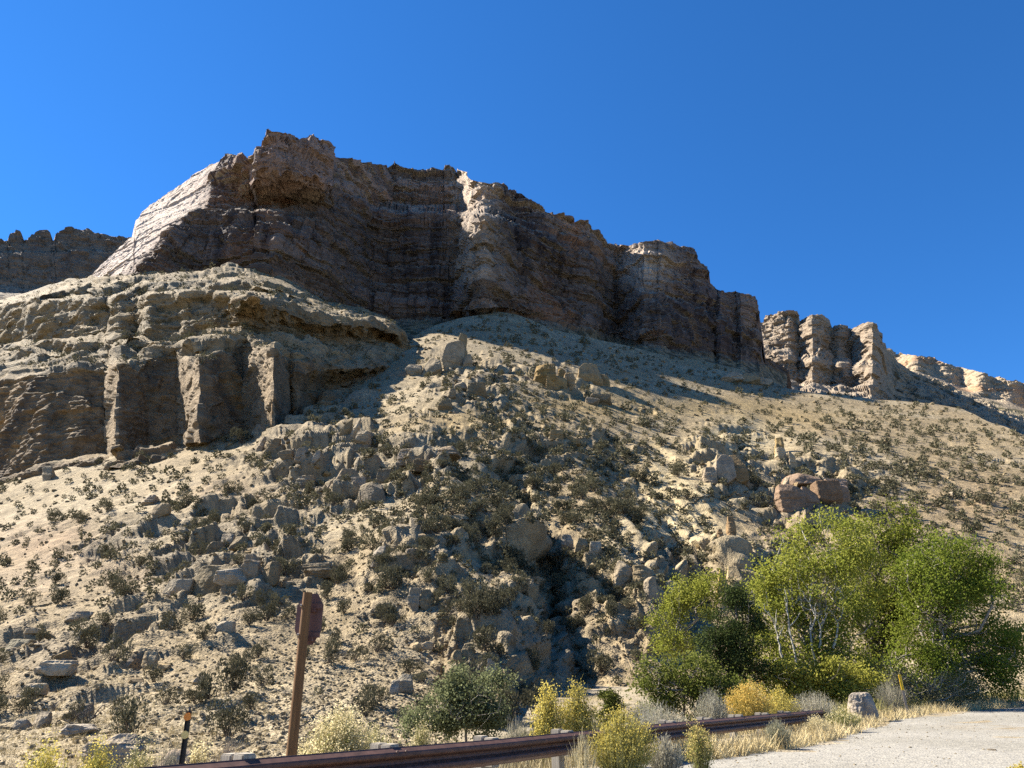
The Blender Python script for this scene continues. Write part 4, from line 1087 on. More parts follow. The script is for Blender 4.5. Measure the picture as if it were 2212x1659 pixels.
landmark_labels(SAGE_ITEMS, 'sagebrush', MARKS2)
def shrub_mass(name, P, r, seed, nl, label, cols=((.060, .058, .034), (.135, .125, .078)), leaf=.26):
    g = np.random.default_rng(seed)
    n = len(P)
    d = unit(g.normal(size=(n, nl, 3)) + np.array([0, 0, .35])); d[..., 2] = np.maximum(d[..., 2], -.35)
    C = d * g.uniform(.5, 1, (n, nl, 1)) * np.array([1, 1, .95])
    C = (C * np.array([.88, .88, 1.05]) + np.array([0, 0, .42])) * r[:, None, None] + P[:, None, :]
    V, F = leaf_quads(C.reshape(-1, 3), (d + g.normal(0, .6, d.shape)).reshape(-1, 3), np.repeat(r, nl) * leaf * 1.7, np.repeat(r, nl) * leaf, g)
    t = g.uniform(0, 1, (n * nl, 1)) * .6 + np.repeat(g.uniform(0, .4, (n, 1)), nl, 0)
    C = np.array(cols[0]) * (1 - t) + np.array(cols[1]) * t
    me = mesh_from(name, V, F, np.repeat(C, 4, 0), M_SAGE)
    return tag(obj(name, me), label, 'shrubs', kind='stuff')
q = o_[NI:]
shrub_mass('scrub', P[q], rad[q], 311, 64, 'countless small dark sagebrush dotting the tan hillside')
u2, v2, P2, N2 = scatter_points(1500, 585, 800, 313, S2, -160, 940)
flat = N2[:, 2] > .55
shrub_mass('scrub', P2[flat], np.exp(g.normal(np.log(.75), .35, flat.sum())), 314, 26, 'dark low scrub along the ledges above the pillared cliff')

# ------------------------------------------------------------------ dry grass of the slope foot
def tufts(P, h, seed, cols, nb=9, wd=.012, spread=.5):
    g = np.random.default_rng(seed)
    n = len(P)
    P0 = np.repeat(P, nb, 0) + g.normal(0, .25, (n * nb, 3)) * np.repeat(h, nb)[:, None] * np.array([1, 1, 0])
    D = unit(g.normal(0, spread, (n * nb, 3)) * np.array([1, 1, 0]) + np.array([0, 0, 1]))
    L = np.repeat(h, nb) * g.uniform(.5, 1.1, n * nb)
    V, F, _ = ribbons(P0, D, L, unit(g.normal(size=(n * nb, 3)) * np.array([1, 1, .1])) * .25, wd * np.repeat(h, nb) / .3, g, 2)
    t = g.uniform(0, 1, (n * nb, 1))
    C = np.array(cols[0]) * (1 - t) + np.array(cols[1]) * t
    return V, F, np.repeat(C, 6, 0)
STRAW = ((.42, .335, .17), (.55, .46, .27))
u3, v3, P3, N3 = scatter_points(3800, 1280, 1690, 321, S3, -100, 1000, wfun=lambda u, v: np.clip(.25 + .8 * np.exp(-((u - 250) / 330) ** 2 - ((v - 1560) / 120) ** 2), 0, 1))
V, F, C = tufts(P3, np.random.default_rng(322).uniform(.10, .26, len(P3)), 323, ((.30, .235, .115), (.44, .36, .20)), 8, .016)
tag(obj('grass', mesh_from('grass', V, F, C, M_STEM)), 'short dry bunch grass on the lower left slope', 'grass', kind='stuff')

# ------------------------------------------------------------------ placing along the road
_SP = S3['P'][S3['V'][:, 500] > 1300].reshape(-1, 3)
def height(x, y):
    z = float(zground(x, y))
    d = (_SP[:, 0] - x) ** 2 + (_SP[:, 1] - y) ** 2
    k = int(np.argmin(d))
    return max(z, float(_SP[k, 2])) if d[k] < .8 else z
def place(u, Y):
    z = 0.0
    for _ in range(6):
        yw = (1 / ((Y * cP + (z - CAMZ) * sP))) * Y
        x = (u - 1106) / 1600 / yw * Y
        z = height(x, Y)
    return np.array([x, Y, z])

# ------------------------------------------------------------------ trees
def tree(name, label, cat, u, Y, trunk, lobes, nclus, nleaf, leaf, cols, bark, seed, crad=.42, bare=0, leaf_mat_=None, clus_shell=.6, rtrunk=.16, group=None, up=.2, stems=()):
    """lobes: (u, v, half width, half height, depth shift) measured on the photo, set at the tree's own distance; trunk: list of (u, v) forks"""
    g = np.random.default_rng(seed)
    base = place(u, Y)
    root = bpy.data.objects.new(name, None); COL.objects.link(root); root.location = tuple(base)
    tag(root, label, cat, group)
    W_, Lf, Bt = [], Acc(), []
    forks = [base - np.array([0, 0, .3])] + [proj(a, b, Y) for a, b in trunk]
    r = rtrunk
    for k in range(len(forks) - 1):
        s, _ = limb(g, forks[k], forks[k + 1], r, r * .72, 4, .04); W_ += s; r *= .72
    fork = forks[-1]
    lobes = list(lobes)
    for (lu, lv, hw, hh, dd) in list(lobes):
        if hw > 36:
            for q in range(3):
                a = g.uniform(-.2, 3.34); f = g.uniform(.22, .38)
                lobes.append((lu + math.cos(a) * hw * .95, lv - math.sin(a) * hh * .95, hw * f, hh * f * 1.25, dd + g.uniform(-.5, .2)))
    tot = sum(l[2] * l[3] for l in lobes)
    for (lu, lv, hw, hh, dd) in lobes:
        c = proj(lu, lv, Y + dd); k_ = mpp(c)
        ax = np.array([hw * k_, (hw + hh) * .5 * k_ * .85, hh * k_])
        src = forks[int(g.integers(max(1, len(forks) - 2), len(forks)))] if len(forks) > 1 else fork
        s, pts = limb(g, src, c - np.array([0, 0, ax[2] * .35]), r * .75, r * .32, 5, .07); W_ += s
        s2, pts2 = limb(g, pts[-1], c + np.array([0, 0, ax[2] * .5]), r * .32, r * .12, 4, .06); W_ += s2
        nodes = pts[2:] + pts2
        n = max(6, int(nclus * hw * hh / tot))
        d = unit(g.normal(size=(n, 3))); d[:, 2] += up * .3
        rr = g.uniform(clus_shell ** 2, 1, n) ** .5
        rr = rr * (1 + .22 * vnoise(d * 2.3 + seed, seed))
        cc = c + unit(d) * rr[:, None] * ax
        for q in range(n):
            nd = min(nodes, key=lambda p: np.linalg.norm(p - cc[q]) + .6 * max(0, p[2] - cc[q][2]))
            Bt += limb(g, nd, cc[q], r * .11, r * .03, 3, .08)[0]
        sizes = g.uniform(.6, 1.3, n)
        m = np.maximum(4, (nleaf * 1.25 * hw * hh / tot / n * sizes ** 2)).astype(int)
        k2 = np.repeat(np.arange(n), m)
        off = g.normal(0, crad * .8, (len(k2), 3)) * sizes[k2][:, None] * np.array([1, 1, .8])
        C = cc[k2] + off
        axs = unit(g.normal(size=(len(k2), 3)) + np.array([0, 0, -.3]))
        V, F = leaf_quads(C, axs, leaf * 1.25 * g.uniform(.75, 1.3, len(k2)), leaf * 1.05 * g.uniform(.7, 1.2, len(k2)), g)
        t = np.clip(g.uniform(0, 1, len(k2)) * .6 + g.uniform(-.1, .5, n)[k2], 0, 1)[:, None]
        col = np.array(cols[0]) * (1 - t) + np.array(cols[1]) * t
        Lf.add(V, F, np.repeat(col, 4, 0))
    for (a, b, c_, d_) in stems:
        s, pts = limb(g, proj(a, b, Y - 1.3), proj(c_, d_, Y - 1.0), .055, .02, 6, .02); W_ += s
        for p in pts[3:]:
            W_ += limb(g, p, p + np.array([g.normal(0, .35), -.1, g.uniform(.5, .9)]), .03, .012, 3, .06)[0]
    for q in range(bare):
        nd = forks[int(g.integers(1, len(forks)))] if len(forks) > 1 else base
        l = lobes[int(g.integers(0, len(lobes)))]
        c = proj(l[0] + g.uniform(-1.15, 1.15) * l[2], l[1] + g.uniform(-1, .9) * l[3], Y + l[4] + g.uniform(-1, .2))
        s, pts = limb(g, nd + (c - nd) * g.uniform(.2, .5), c, r * .22, r * .05, 4, .09); Bt += s
        for p in pts[2:]:
            e = p + g.normal(0, .35, 3) + np.array([0, 0, .2]); Bt += limb(g, p, e, r * .07, r * .03, 2, .1)[0]
    V, F = tubes(W_, 7); V = V - base
    me = mesh_from('trunk', V, F, np.broadcast_to(np.array(bark), V.shape) * (1 + .25 * fbm(V, .4, 3, seed))[:, None], M_BARK, True); obj('trunk', me, root)
    V, F = tubes(Bt, 4); V = V - base
    me = mesh_from('branches', V, F, np.broadcast_to(np.array(bark) * 1.15, V.shape), M_BARK, True); obj('branches', me, root)
    Lf.V = [q - base for q in Lf.V]
    obj('crown', Lf.mesh('crown', leaf_mat_ or M_LEAF), root)
    return root
YG = ((.14, .165, .026), (.30, .30, .06)); DG = ((.095, .135, .020), (.215, .245, .042)); MG = ((.125, .155, .023), (.27, .28, .052)); JG = ((.030, .046, .015), (.080, .098, .032)); WG = ((.085, .10, .045), (.19, .205, .105)); LY = ((.17, .175, .03), (.30, .28, .06))
PALEBARK = (.34, .32, .27); GREYBARK = (.27, .24, .20); DARKBARK = (.12, .10, .08)
tree('cottonwood', 'tall yellow green cottonwood with white stems in the middle of the grove', 'tree', 1760, 36, [(1757,1440),(1765,1390)],
     [(1790,1180,78,66,0),(1700,1270,62,80,.4),(1690,1390,62,80,0),(1770,1300,80,100,-.6),(1830,1390,66,90,-.3),(1750,1450,80,60,-.8),(1840,1250,60,80,.5),(1655,1330,40,70,.5),(1730,1160,40,28,.3),(1660,1440,50,60,.2),(1830,1460,60,54,-.6)], 190, 30000, .085, YG, PALEBARK, 611, .40, 16, rtrunk=.11, stems=[(1722,1450,1700,1310),(1755,1470,1752,1270),(1800,1400,1822,1290),(1770,1400,1775,1330),(1690,1420,1672,1345)])
tree('cottonwood', 'tallest cottonwood rising behind the white stemmed one, dark leaning trunk', 'tree', 1905, 40, [(1895,1440),(1878,1385)],
     [(1925,1150,72,56,1.0),(1880,1230,58,80,.8),(1985,1200,64,66,.6),(1935,1290,70,90,.2),(1900,1340,60,90,.2),(1920,1430,60,70,-.3),(1880,1470,50,44,-.4)], 140, 21000, .085, MG, DARKBARK, 631, .42, 12, rtrunk=.26)
tree('cottonwood', 'broad dark green cottonwood at the right end of the grove', 'tree', 2030, 38, [(2022,1440),(2030,1380)],
     [(2030,1270,90,90,.3),(2100,1330,80,100,0),(2010,1370,80,90,-.8),(2130,1410,64,64,-.2),(2060,1450,90,50,-.6),(2165,1390,40,70,.4),(1985,1290,60,80,-.3),(2075,1220,70,60,.5),(2165,1440,44,34,.3),(1990,1450,70,60,-.6),(2110,1480,60,34,-.3)], 230, 40000, .082, DG, GREYBARK, 651, .40, 22, rtrunk=.2)
tree('juniper', 'dense dark juniper left of the cottonwoods', 'tree', 1590, 34, [(1585,1440)],
     [(1575,1350,44,62,0),(1610,1400,56,70,-.2),(1560,1430,60,60,-.4),(1630,1470,56,40,-.6),(1545,1390,34,50,0),(1590,1300,26,30,.1)], 150, 26000, .06, JG, DARKBARK, 671, .24, 4, M_SAGE, .75, rtrunk=.15)
tree('cottonwood', 'small sparse cottonwood with bare grey limbs at the left of the grove', 'tree', 1478, 40, [(1475,1400),(1468,1370)],
     [(1500,1310,46,52,.3),(1440,1345,34,28,0),(1455,1390,40,30,-.3),(1530,1270,30,34,.6)], 70, 8500, .08, YG, GREYBARK, 681, .34, 16, rtrunk=.12)
tree('willow', 'leafy green willow thicket in front of the juniper', 'bush', 1480, 30, [(1478,1490)],
     [(1470,1532,64,30,0),(1545,1538,56,28,-.2),(1440,1490,52,34,0),(1500,1470,56,36,-.2),(1550,1500,44,34,-.4),(1600,1510,40,26,-.3),(1420,1455,40,30,.3)], 90, 13000, .07, ((.08, .105, .02), (.20, .215, .055)), GREYBARK, 691, .26, 10, clus_shell=.4, rtrunk=.06)
tree('willow', 'yellowing low cottonwood shoots beneath the white stems', 'bush', 1760, 33, [(1760,1500)],
     [(1720,1480,56,40,0),(1790,1480,60,42,-.2),(1850,1490,44,40,-.1),(1680,1500,36,30,-.2)], 80, 11000, .08, LY, GREYBARK, 701, .28, 8, clus_shell=.4, rtrunk=.06)
tree('willow', 'grey green willow bush behind the guardrail beside the gully', 'bush', 1010, 24, [(1010,1560)],
     [(1000,1490,50,38,0),(1065,1480,34,32,.2),(975,1545,52,44,-.2),(1040,1560,44,40,-.3),(905,1560,30,36,-.2),(1020,1530,50,40,-.3)], 110, 15000, .055, WG, GREYBARK, 711, .2, 14, clus_shell=.45, rtrunk=.05)
tree('brush', 'tangled grey brush with bare twigs under the dark green cottonwood', 'bush', 2000, 34, [(2000,1520)],
     [(1960,1500,60,34,0),(2020,1505,60,36,-.1),(2070,1490,46,36,.2),(1920,1480,40,46,.3)], 80, 5000, .06, ((.10, .10, .05), (.20, .19, .11)), (.36, .33, .27), 721, .25, 40, clus_shell=.3, rtrunk=.05)
tree('juniper', 'small upright juniper seedling behind the tall rabbitbrush', 'bush', 1315, 20, [(1318,1530)],
     [(1318,1512,20,26,0),(1320,1545,30,24,0)], 26, 3600, .04, ((.07, .085, .02), (.15, .155, .04)), DARKBARK, 731, .10, 0, M_SAGE, .4, rtrunk=.03)

# ------------------------------------------------------------------ rabbitbrush and roadside brush
VTOP = {801:1487,802:1482,804:1575,805:1540,806:1560,807:1625,808:1612,811:1518,812:1490,813:1476,814:1493,815:1530,816:1545,817:1552,818:1566,819:1588,821:1618,822:1620,823:1600,831:1568,832:1558,833:1508,834:1492,835:1465,836:1618,
        851:1556,852:1552,853:1550,854:1535,855:1515,856:1535,857:1525,861:1562,862:1562,863:1530,864:1552}     # how high each bush reaches, from the photo
def plume(name, label, u, Y, wpx, hpx, seed, nst, stemc, flow, nfl=5, fsz=.028, spread=.55, leafy=0, leafc=None, cat='shrub', wd=.010, lean=0., group=None):
    g = np.random.default_rng(seed)
    base = place(u, Y); k = Y * .925 / 1600
    w, h = wpx * k / 2, hpx * k
    if seed in VTOP: h = max(.25, float(proj(u, VTOP[seed], Y)[2]) - base[2])
    nst = int(nst * max(1, min(2.0, h / (hpx * k)))); leafy = int(leafy * max(1, min(2.0, h / (hpx * k))))
    root = bpy.data.objects.new(name, None); COL.objects.link(root); root.location = tuple(base); tag(root, label, cat, group)
    A = Acc(); B = Acc()
    a = g.uniform(0, 6.28, nst); q = g.uniform(0, 1, nst) ** .6
    tgt = np.stack([np.cos(a) * q * w + lean * h, np.sin(a) * q * w * .8, h * (1 - .38 * q ** 2) * g.uniform(.72, 1.05, nst)], 1)
    P0 = np.stack([np.cos(a) * q * w * .22, np.sin(a) * q * w * .2, np.full(nst, -.03)], 1)
    D = tgt - P0; L = np.linalg.norm(D, axis=1)
    bend = unit(D * np.array([1, 1, 0]) + 1e-6) * -.06 + g.normal(0, .05, (nst, 3))
    V, F, tip = ribbons(P0, unit(D), L, bend, wd * g.uniform(.7, 1.5, nst), g, 4)
    t = g.uniform(0, 1, (nst, 1))
    A.add(V, F, np.repeat(np.array(stemc[0]) * (1 - t) + np.array(stemc[1]) * t, 10, 0))
    # side shoots
    ns = nst * 2
    i = g.integers(0, nst, ns); f = g.uniform(.45, .95, ns)[:, None]
    S0 = P0[i] + D[i] * f + bend[i] * (L[i][:, None] * f * f)
    V, F, tip2 = ribbons(S0, unit(D[i]) + g.normal(0, .35, (ns, 3)), L[i] * g.uniform(.1, .25, ns), np.zeros(3), wd * .6, g, 2)
    A.add(V, F, np.repeat(np.array(stemc[0]) * .5 + np.array(stemc[1])[None] * .5 * np.ones((ns, 1)), 6, 0))
    obj('stems', A.mesh('stems', M_STEM), root)
    if nfl:
        T = np.concatenate([tip, tip2[: ns // 2]]); T = np.repeat(T, nfl, 0) + g.normal(0, .022 * h / .8, (len(T) * nfl, 3))
        V, F = leaf_quads(T, g.normal(size=T.shape), fsz * g.uniform(.7, 1.4, len(T)), fsz, g)
        t = g.uniform(0, 1, (len(T), 1))
        B.add(V, F, np.repeat(np.array(flow[0]) * (1 - t) + np.array(flow[1]) * t, 4, 0))
        obj('flowers', B.mesh('flowers', M_LEAF), root)
    if leafy:
        Lc = Acc(); i = g.integers(0, nst, leafy); f = g.uniform(.3, 1, leafy)[:, None]
        T = P0[i] + D[i] * f + g.normal(0, .04 * h, (leafy, 3))
        V, F = leaf_quads(T, unit(D[i]) + g.normal(0, .5, (leafy, 3)), .05, .012, g)
        t = g.uniform(0, 1, (leafy, 1)); lc = leafc or stemc
        Lc.add(V, F, np.repeat(np.array(lc[0]) * (1 - t) + np.array(lc[1]) * t, 4, 0))
        obj('leaves', Lc.mesh('leaves', M_LEAF), root)
    return root
GS = ((.19, .19, .06), (.38, .35, .16)); PS = ((.34, .29, .16), (.50, .44, .28)); YF = ((.42, .33, .06), (.55, .47, .14)); CF = ((.50, .42, .22), (.62, .55, .34)); GG = ((.22, .20, .14), (.42, .39, .31)); OL = ((.13, .15, .04), (.25, .25, .08)); BR = ((.16, .115, .07), (.30, .23, .14))
RB = 'rabbitbrush along the guardrail'
plume('rabbitbrush', 'tall golden rabbitbrush with upright flower heads, left plume behind the guardrail', 1188, 15.5, 80, 152, 801, 260, GS, YF, 5, .03, leafy=2200, leafc=OL, group=RB)
plume('rabbitbrush', 'tall golden rabbitbrush with dense twigs, right plume behind the guardrail', 1250, 15.8, 96, 150, 802, 320, GS, YF, 4, .03, leafy=2200, leafc=OL, group=RB)
plume('rabbitbrush', 'big yellow rabbitbrush spilling over the guardrail', 1335, 11.9, 150, 150, 803, 460, GS, YF, 4, .022, leafy=3800, leafc=((.20, .19, .045), (.36, .31, .09)), group=RB, lean=.12)
plume('dead_shrub', 'bare twiggy bush against the guardrail left of the big yellow rabbitbrush', 1262, 11.8, 90, 100, 804, 110, PS, CF, 0, cat='shrub')
plume('rabbitbrush', 'wide pale flowered rabbitbrush right of the signpost', 715, 13.2, 190, 112, 805, 520, ((.20, .19, .08), (.38, .34, .18)), CF, 5, .026, leafy=3600, leafc=OL, group=RB)
plume('rabbitbrush', 'low pale rabbitbrush just behind the rail left of the willow', 905, 15, 60, 60, 806, 120, GS, CF, 3, .025, leafy=900, leafc=OL, group=RB)
plume('rabbitbrush', 'bright yellow green rabbitbrush in the bottom left corner', 40, 10.5, 130, 52, 807, 300, ((.24, .24, .05), (.40, .37, .12)), YF, 4, .02, leafy=2600, leafc=((.20, .21, .04), (.34, .33, .09)), group=RB)
plume('rabbitbrush', 'yellow green rabbitbrush below the flat dark slab', 165, 10.8, 110, 46, 808, 240, ((.24, .24, .05), (.40, .37, .12)), YF, 3, .02, leafy=1800, leafc=((.19, .20, .05), (.33, .32, .10)), group=RB)
plume('dry_weed', 'dry seed head weed in front of the guardrail', 1105, 8.8, 66, 66, 809, 40, ((.40, .30, .17), (.55, .45, .28)), ((.50, .38, .22), (.62, .52, .34)), 8, .014, wd=.006, cat='weed')
plume('sagebrush', 'silvery sagebrush behind the rail below the willow thicket', 1430, 17.5, 130, 80, 811, 420, GG, CF, 0, leafy=2600, leafc=((.25, .24, .17), (.42, .41, .32)))
plume('sagebrush', 'silvery sagebrush left of the orange tinted rabbitbrush', 1545, 21, 90, 62, 812, 300, GG, CF, 0, leafy=2200, leafc=((.25, .24, .17), (.42, .41, .32)))
plume('rabbitbrush', 'orange tinted rabbitbrush behind the far part of the rail', 1625, 22.5, 110, 62, 813, 300, ((.28, .24, .07), (.44, .36, .13)), ((.55, .36, .08), (.60, .45, .14)), 4, .03, leafy=2200, leafc=((.26, .24, .05), (.42, .35, .09)), group=RB)
plume('sagebrush', 'wide grey sagebrush behind the far end of the rail', 1762, 25.5, 120, 54, 814, 380, GG, CF, 0, leafy=2600, leafc=((.24, .22, .15), (.40, .38, .29)))
plume('rabbitbrush', 'green rabbitbrush swallowing the end of the guardrail', 1825, 22.5, 84, 58, 815, 240, OL, CF, 2, .025, leafy=2200, leafc=((.15, .16, .05), (.28, .28, .11)), group=RB)
plume('dry_weed', 'tall straw coloured weed covering the last guardrail post', 1770, 20.2, 56, 62, 816, 200, PS, CF, 2, .02, cat='weed')
plume('sagebrush', 'grey green bush in the road edge before the rail, between two posts', 1685, 17.2, 62, 58, 817, 240, ((.20, .19, .12), (.36, .34, .25)), CF, 0, leafy=1600, leafc=((.16, .16, .09), (.30, .29, .20)))
plume('rabbitbrush', 'scraggly flowering rabbitbrush in front of the rail by the road', 1515, 13.2, 70, 84, 818, 130, ((.22, .20, .08), (.36, .32, .16)), ((.50, .40, .12), (.58, .48, .20)), 4, .022, leafy=900, leafc=OL, group=RB)
plume('sagebrush', 'grey brush below the rail right of the big yellow rabbitbrush', 1440, 12.6, 90, 62, 819, 300, GG, CF, 0, leafy=1200, leafc=((.24, .22, .15), (.38, .36, .27)))
plume('dry_weed', 'dry weeds in front of the rail left of the seed head weed', 1040, 8.2, 70, 20, 820, 90, PS, CF, 2, .014, cat='weed')
plume('sagebrush', 'small silvery bush at the foot of the reflector post', 330, 11.5, 70, 40, 821, 220, GG, CF, 0, leafy=1000, leafc=((.24, .22, .15), (.38, .36, .27)))
plume('rabbitbrush', 'cream flowered rabbitbrush right of the reflector post', 400, 10.6, 56, 34, 822, 120, ((.30, .27, .12), (.46, .40, .2)), CF, 7, .022, group=RB)
plume('dead_shrub', 'brown leafless brush between reflector post and signpost', 470, 12.5, 100, 34, 823, 260, ((.22, .17, .12), (.36, .30, .23)), CF, 0)
plume('rabbitbrush', 'sunlit orange rabbitbrush at the right edge of the road', 2218, 12.2, 70, 42, 824, 220, ((.34, .24, .08), (.5, .38, .14)), YF, 4, .018, leafy=800, leafc=((.30, .24, .06), (.44, .34, .1)), group=RB)
plume('rabbitbrush', 'olive brush behind the rail between the two wide rabbitbrush clumps', 800, 14.5, 110, 52, 831, 240, GS, CF, 2, .022, leafy=1700, leafc=OL, group=RB)
plume('sagebrush', 'grey green brush behind the rail right of the willow bush', 1110, 17.0, 90, 44, 832, 220, GG, CF, 0, leafy=1400, leafc=((.16, .16, .09), (.30, .29, .20)))
plume('sagebrush', 'silvery sagebrush between the big yellow rabbitbrush and the willow thicket', 1395, 20.0, 100, 66, 833, 280, GG, CF, 0, leafy=1900, leafc=((.24, .23, .15), (.40, .38, .28)))
plume('rabbitbrush', 'golden brush behind the rail before the wide grey sagebrush', 1690, 24.0, 90, 54, 834, 240, ((.28, .25, .08), (.44, .38, .15)), YF, 3, .03, leafy=1700, leafc=((.22, .21, .05), (.38, .33, .09)), group=RB)
plume('sagebrush', 'grey brush at the left foot of the broad cottonwood', 1930, 31.0, 80, 60, 835, 220, GG, CF, 0, leafy=1200, leafc=((.20, .19, .12), (.36, .34, .25)))
plume('rabbitbrush', 'low yellow green brush beside the bottom left corner clump', 262, 11.0, 90, 34, 836, 200, ((.22, .22, .07), (.38, .35, .14)), CF, 3, .02, leafy=1300, leafc=((.18, .19, .05), (.32, .31, .10)), group=RB)
for (uu, YY, ww, hh, sd, lb) in [(1130, 19, 90, 40, 861, 'olive brush behind the rail directly right of the willow bush'), (1195, 21, 80, 36, 862, 'grey olive brush behind the twin golden plumes'), (1385, 24, 90, 44, 863, 'dusty olive brush beyond the big yellow rabbitbrush'), (1300, 23, 90, 40, 864, 'dusty brush at the foot of the juniper seedling'),(1165, 24, 70, 40, 851, 'dull green brush at the mouth of the gully'), (1230, 28, 80, 46, 852, 'grey brush in the gully mouth behind the left golden plume'), (1290, 30, 76, 44, 853, 'grey brush in the gully mouth behind the juniper seedling'),
        (1345, 27, 90, 54, 854, 'greasewood clump left of the silvery sagebrush behind the rail'), (1395, 31, 90, 56, 855, 'greasewood clump at the left edge of the willow thicket'), (1250, 36, 70, 40, 856, 'small brush far up the gully mouth'), (1330, 38, 80, 44, 857, 'pale brush at the foot of the gully rib')]:
    plume('sagebrush', lb, uu, YY, ww, hh, sd, 220, ((.17, .16, .09), (.32, .29, .19)), CF, 0, leafy=1500, leafc=((.11, .12, .05), (.24, .24, .13)), wd=.014)
# dead bush on the lower left slope
g = np.random.default_rng(830)
Pd_, _n = surf(S3, 178, 1572)
root = bpy.data.objects.new('dead_shrub', None); COL.objects.link(root); root.location = tuple(Pd_)
tag(root, 'gnarled dead bush with bare black branches above a green clump', 'shrub')
S_ = []; kk = mpp(Pd_)
for a, b in [(-38, 18), (-22, 34), (-8, 44), (6, 56), (14, 40), (34, 46), (44, 40), (26, 24)]:
    e = np.array([a * kk, g.uniform(-.3, .3), b * kk])
    s, pts = limb(g, (0, 0, 0), e, .035, .012, 4, .10); S_ += s
    for p in pts[1:]: S_ += limb(g, p, p + g.normal(0, .16, 3) + np.array([0, 0, .08]), .014, .005, 2, .1)[0]
V, F = tubes(S_, 5)
obj('branches', mesh_from('branches', V, F, np.broadcast_to(np.array([.10, .085, .07]), V.shape), M_BARK, True), root)
A, B = sage(833, 700, .10)
me = A.mesh('foliage', M_SAGE)
fo = obj('foliage', me, root, (24 * kk, -.1, -10 * kk), None, (34 * kk, 30 * kk, 30 * kk))

# ------------------------------------------------------------------ roadside grass
g = np.random.default_rng(840)
pts = []
def strip(line, n, off, spread):
    for q in range(n):
        i = g.integers(0, len(line) - 1); t = g.uniform()
        a, b = np.array(line[i], float), np.array(line[i + 1], float)
        p = a + (b - a) * t
        d = unit((b - a)[None])[0]; nn = np.array([-d[1], d[0]])
        p = p + nn * (off + abs(g.normal(0, spread)))
        pts.append((p[0], p[1], height(p[0], p[1])))
strip(edge[2:7], 420, -.05, .5); strip(edge[5:11], 900, .05, 1.6); strip(edge[1:4], 110, .1, .5)
PG = np.array(pts)
V, F, C = tufts(PG, g.uniform(.16, .42, len(PG)), 841, STRAW, 12, .014, .45)
tag(obj('grass', mesh_from('grass', V, F, C, M_STEM)), 'dry straw grass fringing the gravel road', 'grass', kind='stuff')
pts = []
strip(edge[6:12], 500, 1.2, 1.8)
PG = np.array(pts)
V, F, C = tufts(PG, g.uniform(.3, .7, len(PG)), 842, ((.12, .12, .04), (.30, .27, .11)), 14, .012, .4)
tag(obj('grass', mesh_from('grass', V, F, C, M_STEM)), 'tall greenish weeds under the cottonwoods beside the road', 'grass', kind='stuff')
pts = []
for q in range(1100):
    s_ = g.uniform(-8, 22); n_ = -g.uniform(.5, 5.5)
    p = RP0 + RT * s_ + RN * n_
    pts.append((p[0], p[1], height(p[0], p[1])))
PG = np.array(pts)
V, F, C = tufts(PG, g.uniform(.25, .75, len(PG)), 843, ((.34, .28, .15), (.52, .44, .27)), 10, .007, .3)
tag(obj('grass', mesh_from('grass', V, F, C, M_STEM)), 'tall pale grass stalks behind the guardrail', 'grass', kind='stuff')
# ================================================================== guardrail, signs and markers
def flat_mat(name, col, rough=.6, metal=0., noise=None, amt=.3, spec=.3):
    m, n, L, b = mat_new(name)
    b.inputs['Roughness'].default_value = rough; b.inputs['Metallic'].default_value = metal; b.inputs['Specular IOR Level'].default_value = spec
    tc = n.new('ShaderNodeTexCoord'); t = n.new('ShaderNodeTexNoise')
    t.inputs['Scale'].default_value = noise or 8; t.inputs['Detail'].default_value = 6; t.inputs['Roughness'].default_value = .65
    L.new(tc.outputs['Object'], t.inputs['Vector'])
    cr = n.new('ShaderNodeValToRGB')
    cr.color_ramp.elements[0].position = .3; cr.color_ramp.elements[1].position = .72
    cr.color_ramp.elements[0].color = tuple(c * (1 - amt) for c in col) + (1,); cr.color_ramp.elements[1].color = tuple(min(1, c * (1 + amt)) for c in col) + (1,)
    L.new(t.outputs[0], cr.inputs[0]); L.new(cr.outputs[0], b.inputs['Base Color'])
    bp = n.new('ShaderNodeBump'); bp.inputs['Strength'].default_value = .15; bp.inputs['Distance'].default_value = .01
    L.new(t.outputs[0], bp.inputs['Height']); L.new(bp.outputs[0], b.inputs['Normal'])
    return m
def wood_mat(name, c0, c1, scale=(26, 26, 1.3)):
    m, n, L, b = mat_new(name)
    b.inputs['Roughness'].default_value = .75
    tc = n.new('ShaderNodeTexCoord'); mp = n.new('ShaderNodeMapping'); mp.inputs['Scale'].default_value = scale
    t = n.new('ShaderNodeTexNoise'); t.inputs['Scale'].default_value = 1; t.inputs['Detail'].default_value = 6; t.inputs['Roughness'].default_value = .7
    L.new(tc.outputs['Object'], mp.inputs[0]); L.new(mp.outputs[0], t.inputs['Vector'])
    cr = n.new('ShaderNodeValToRGB'); cr.color_ramp.elements[0].position = .32; cr.color_ramp.elements[1].position = .7
    cr.color_ramp.elements[0].color = c0 + (1,); cr.color_ramp.elements[1].color = c1 + (1,)
    L.new(t.outputs[0], cr.inputs[0]); L.new(cr.outputs[0], b.inputs['Base Color'])
    bp = n.new('ShaderNodeBump'); bp.inputs['Strength'].default_value = .4; bp.inputs['Distance'].default_value = .01
    L.new(t.outputs[0], bp.inputs['Height']); L.new(bp.outputs[0], b.inputs['Normal'])
    return m
M_RUST = flat_mat('rusted_steel', (.085, .042, .030), .62, .0, 9, .45, .35)
M_SIGN = flat_mat('brown_painted_metal', (.115, .058, .046), .5, 0, 5, .10, .4)
M_POLE = wood_mat('treated_wood', (.10, .052, .022), (.20, .11, .045))
M_POST = wood_mat('weathered_wood', (.20, .17, .13), (.40, .36, .29))
M_BLACK = flat_mat('black_metal', (.02, .02, .02), .5, 0, 20, .3)
M_ORANGE = flat_mat('orange_reflector', (.62, .20, .015), .35, 0, 60, .12, .5)
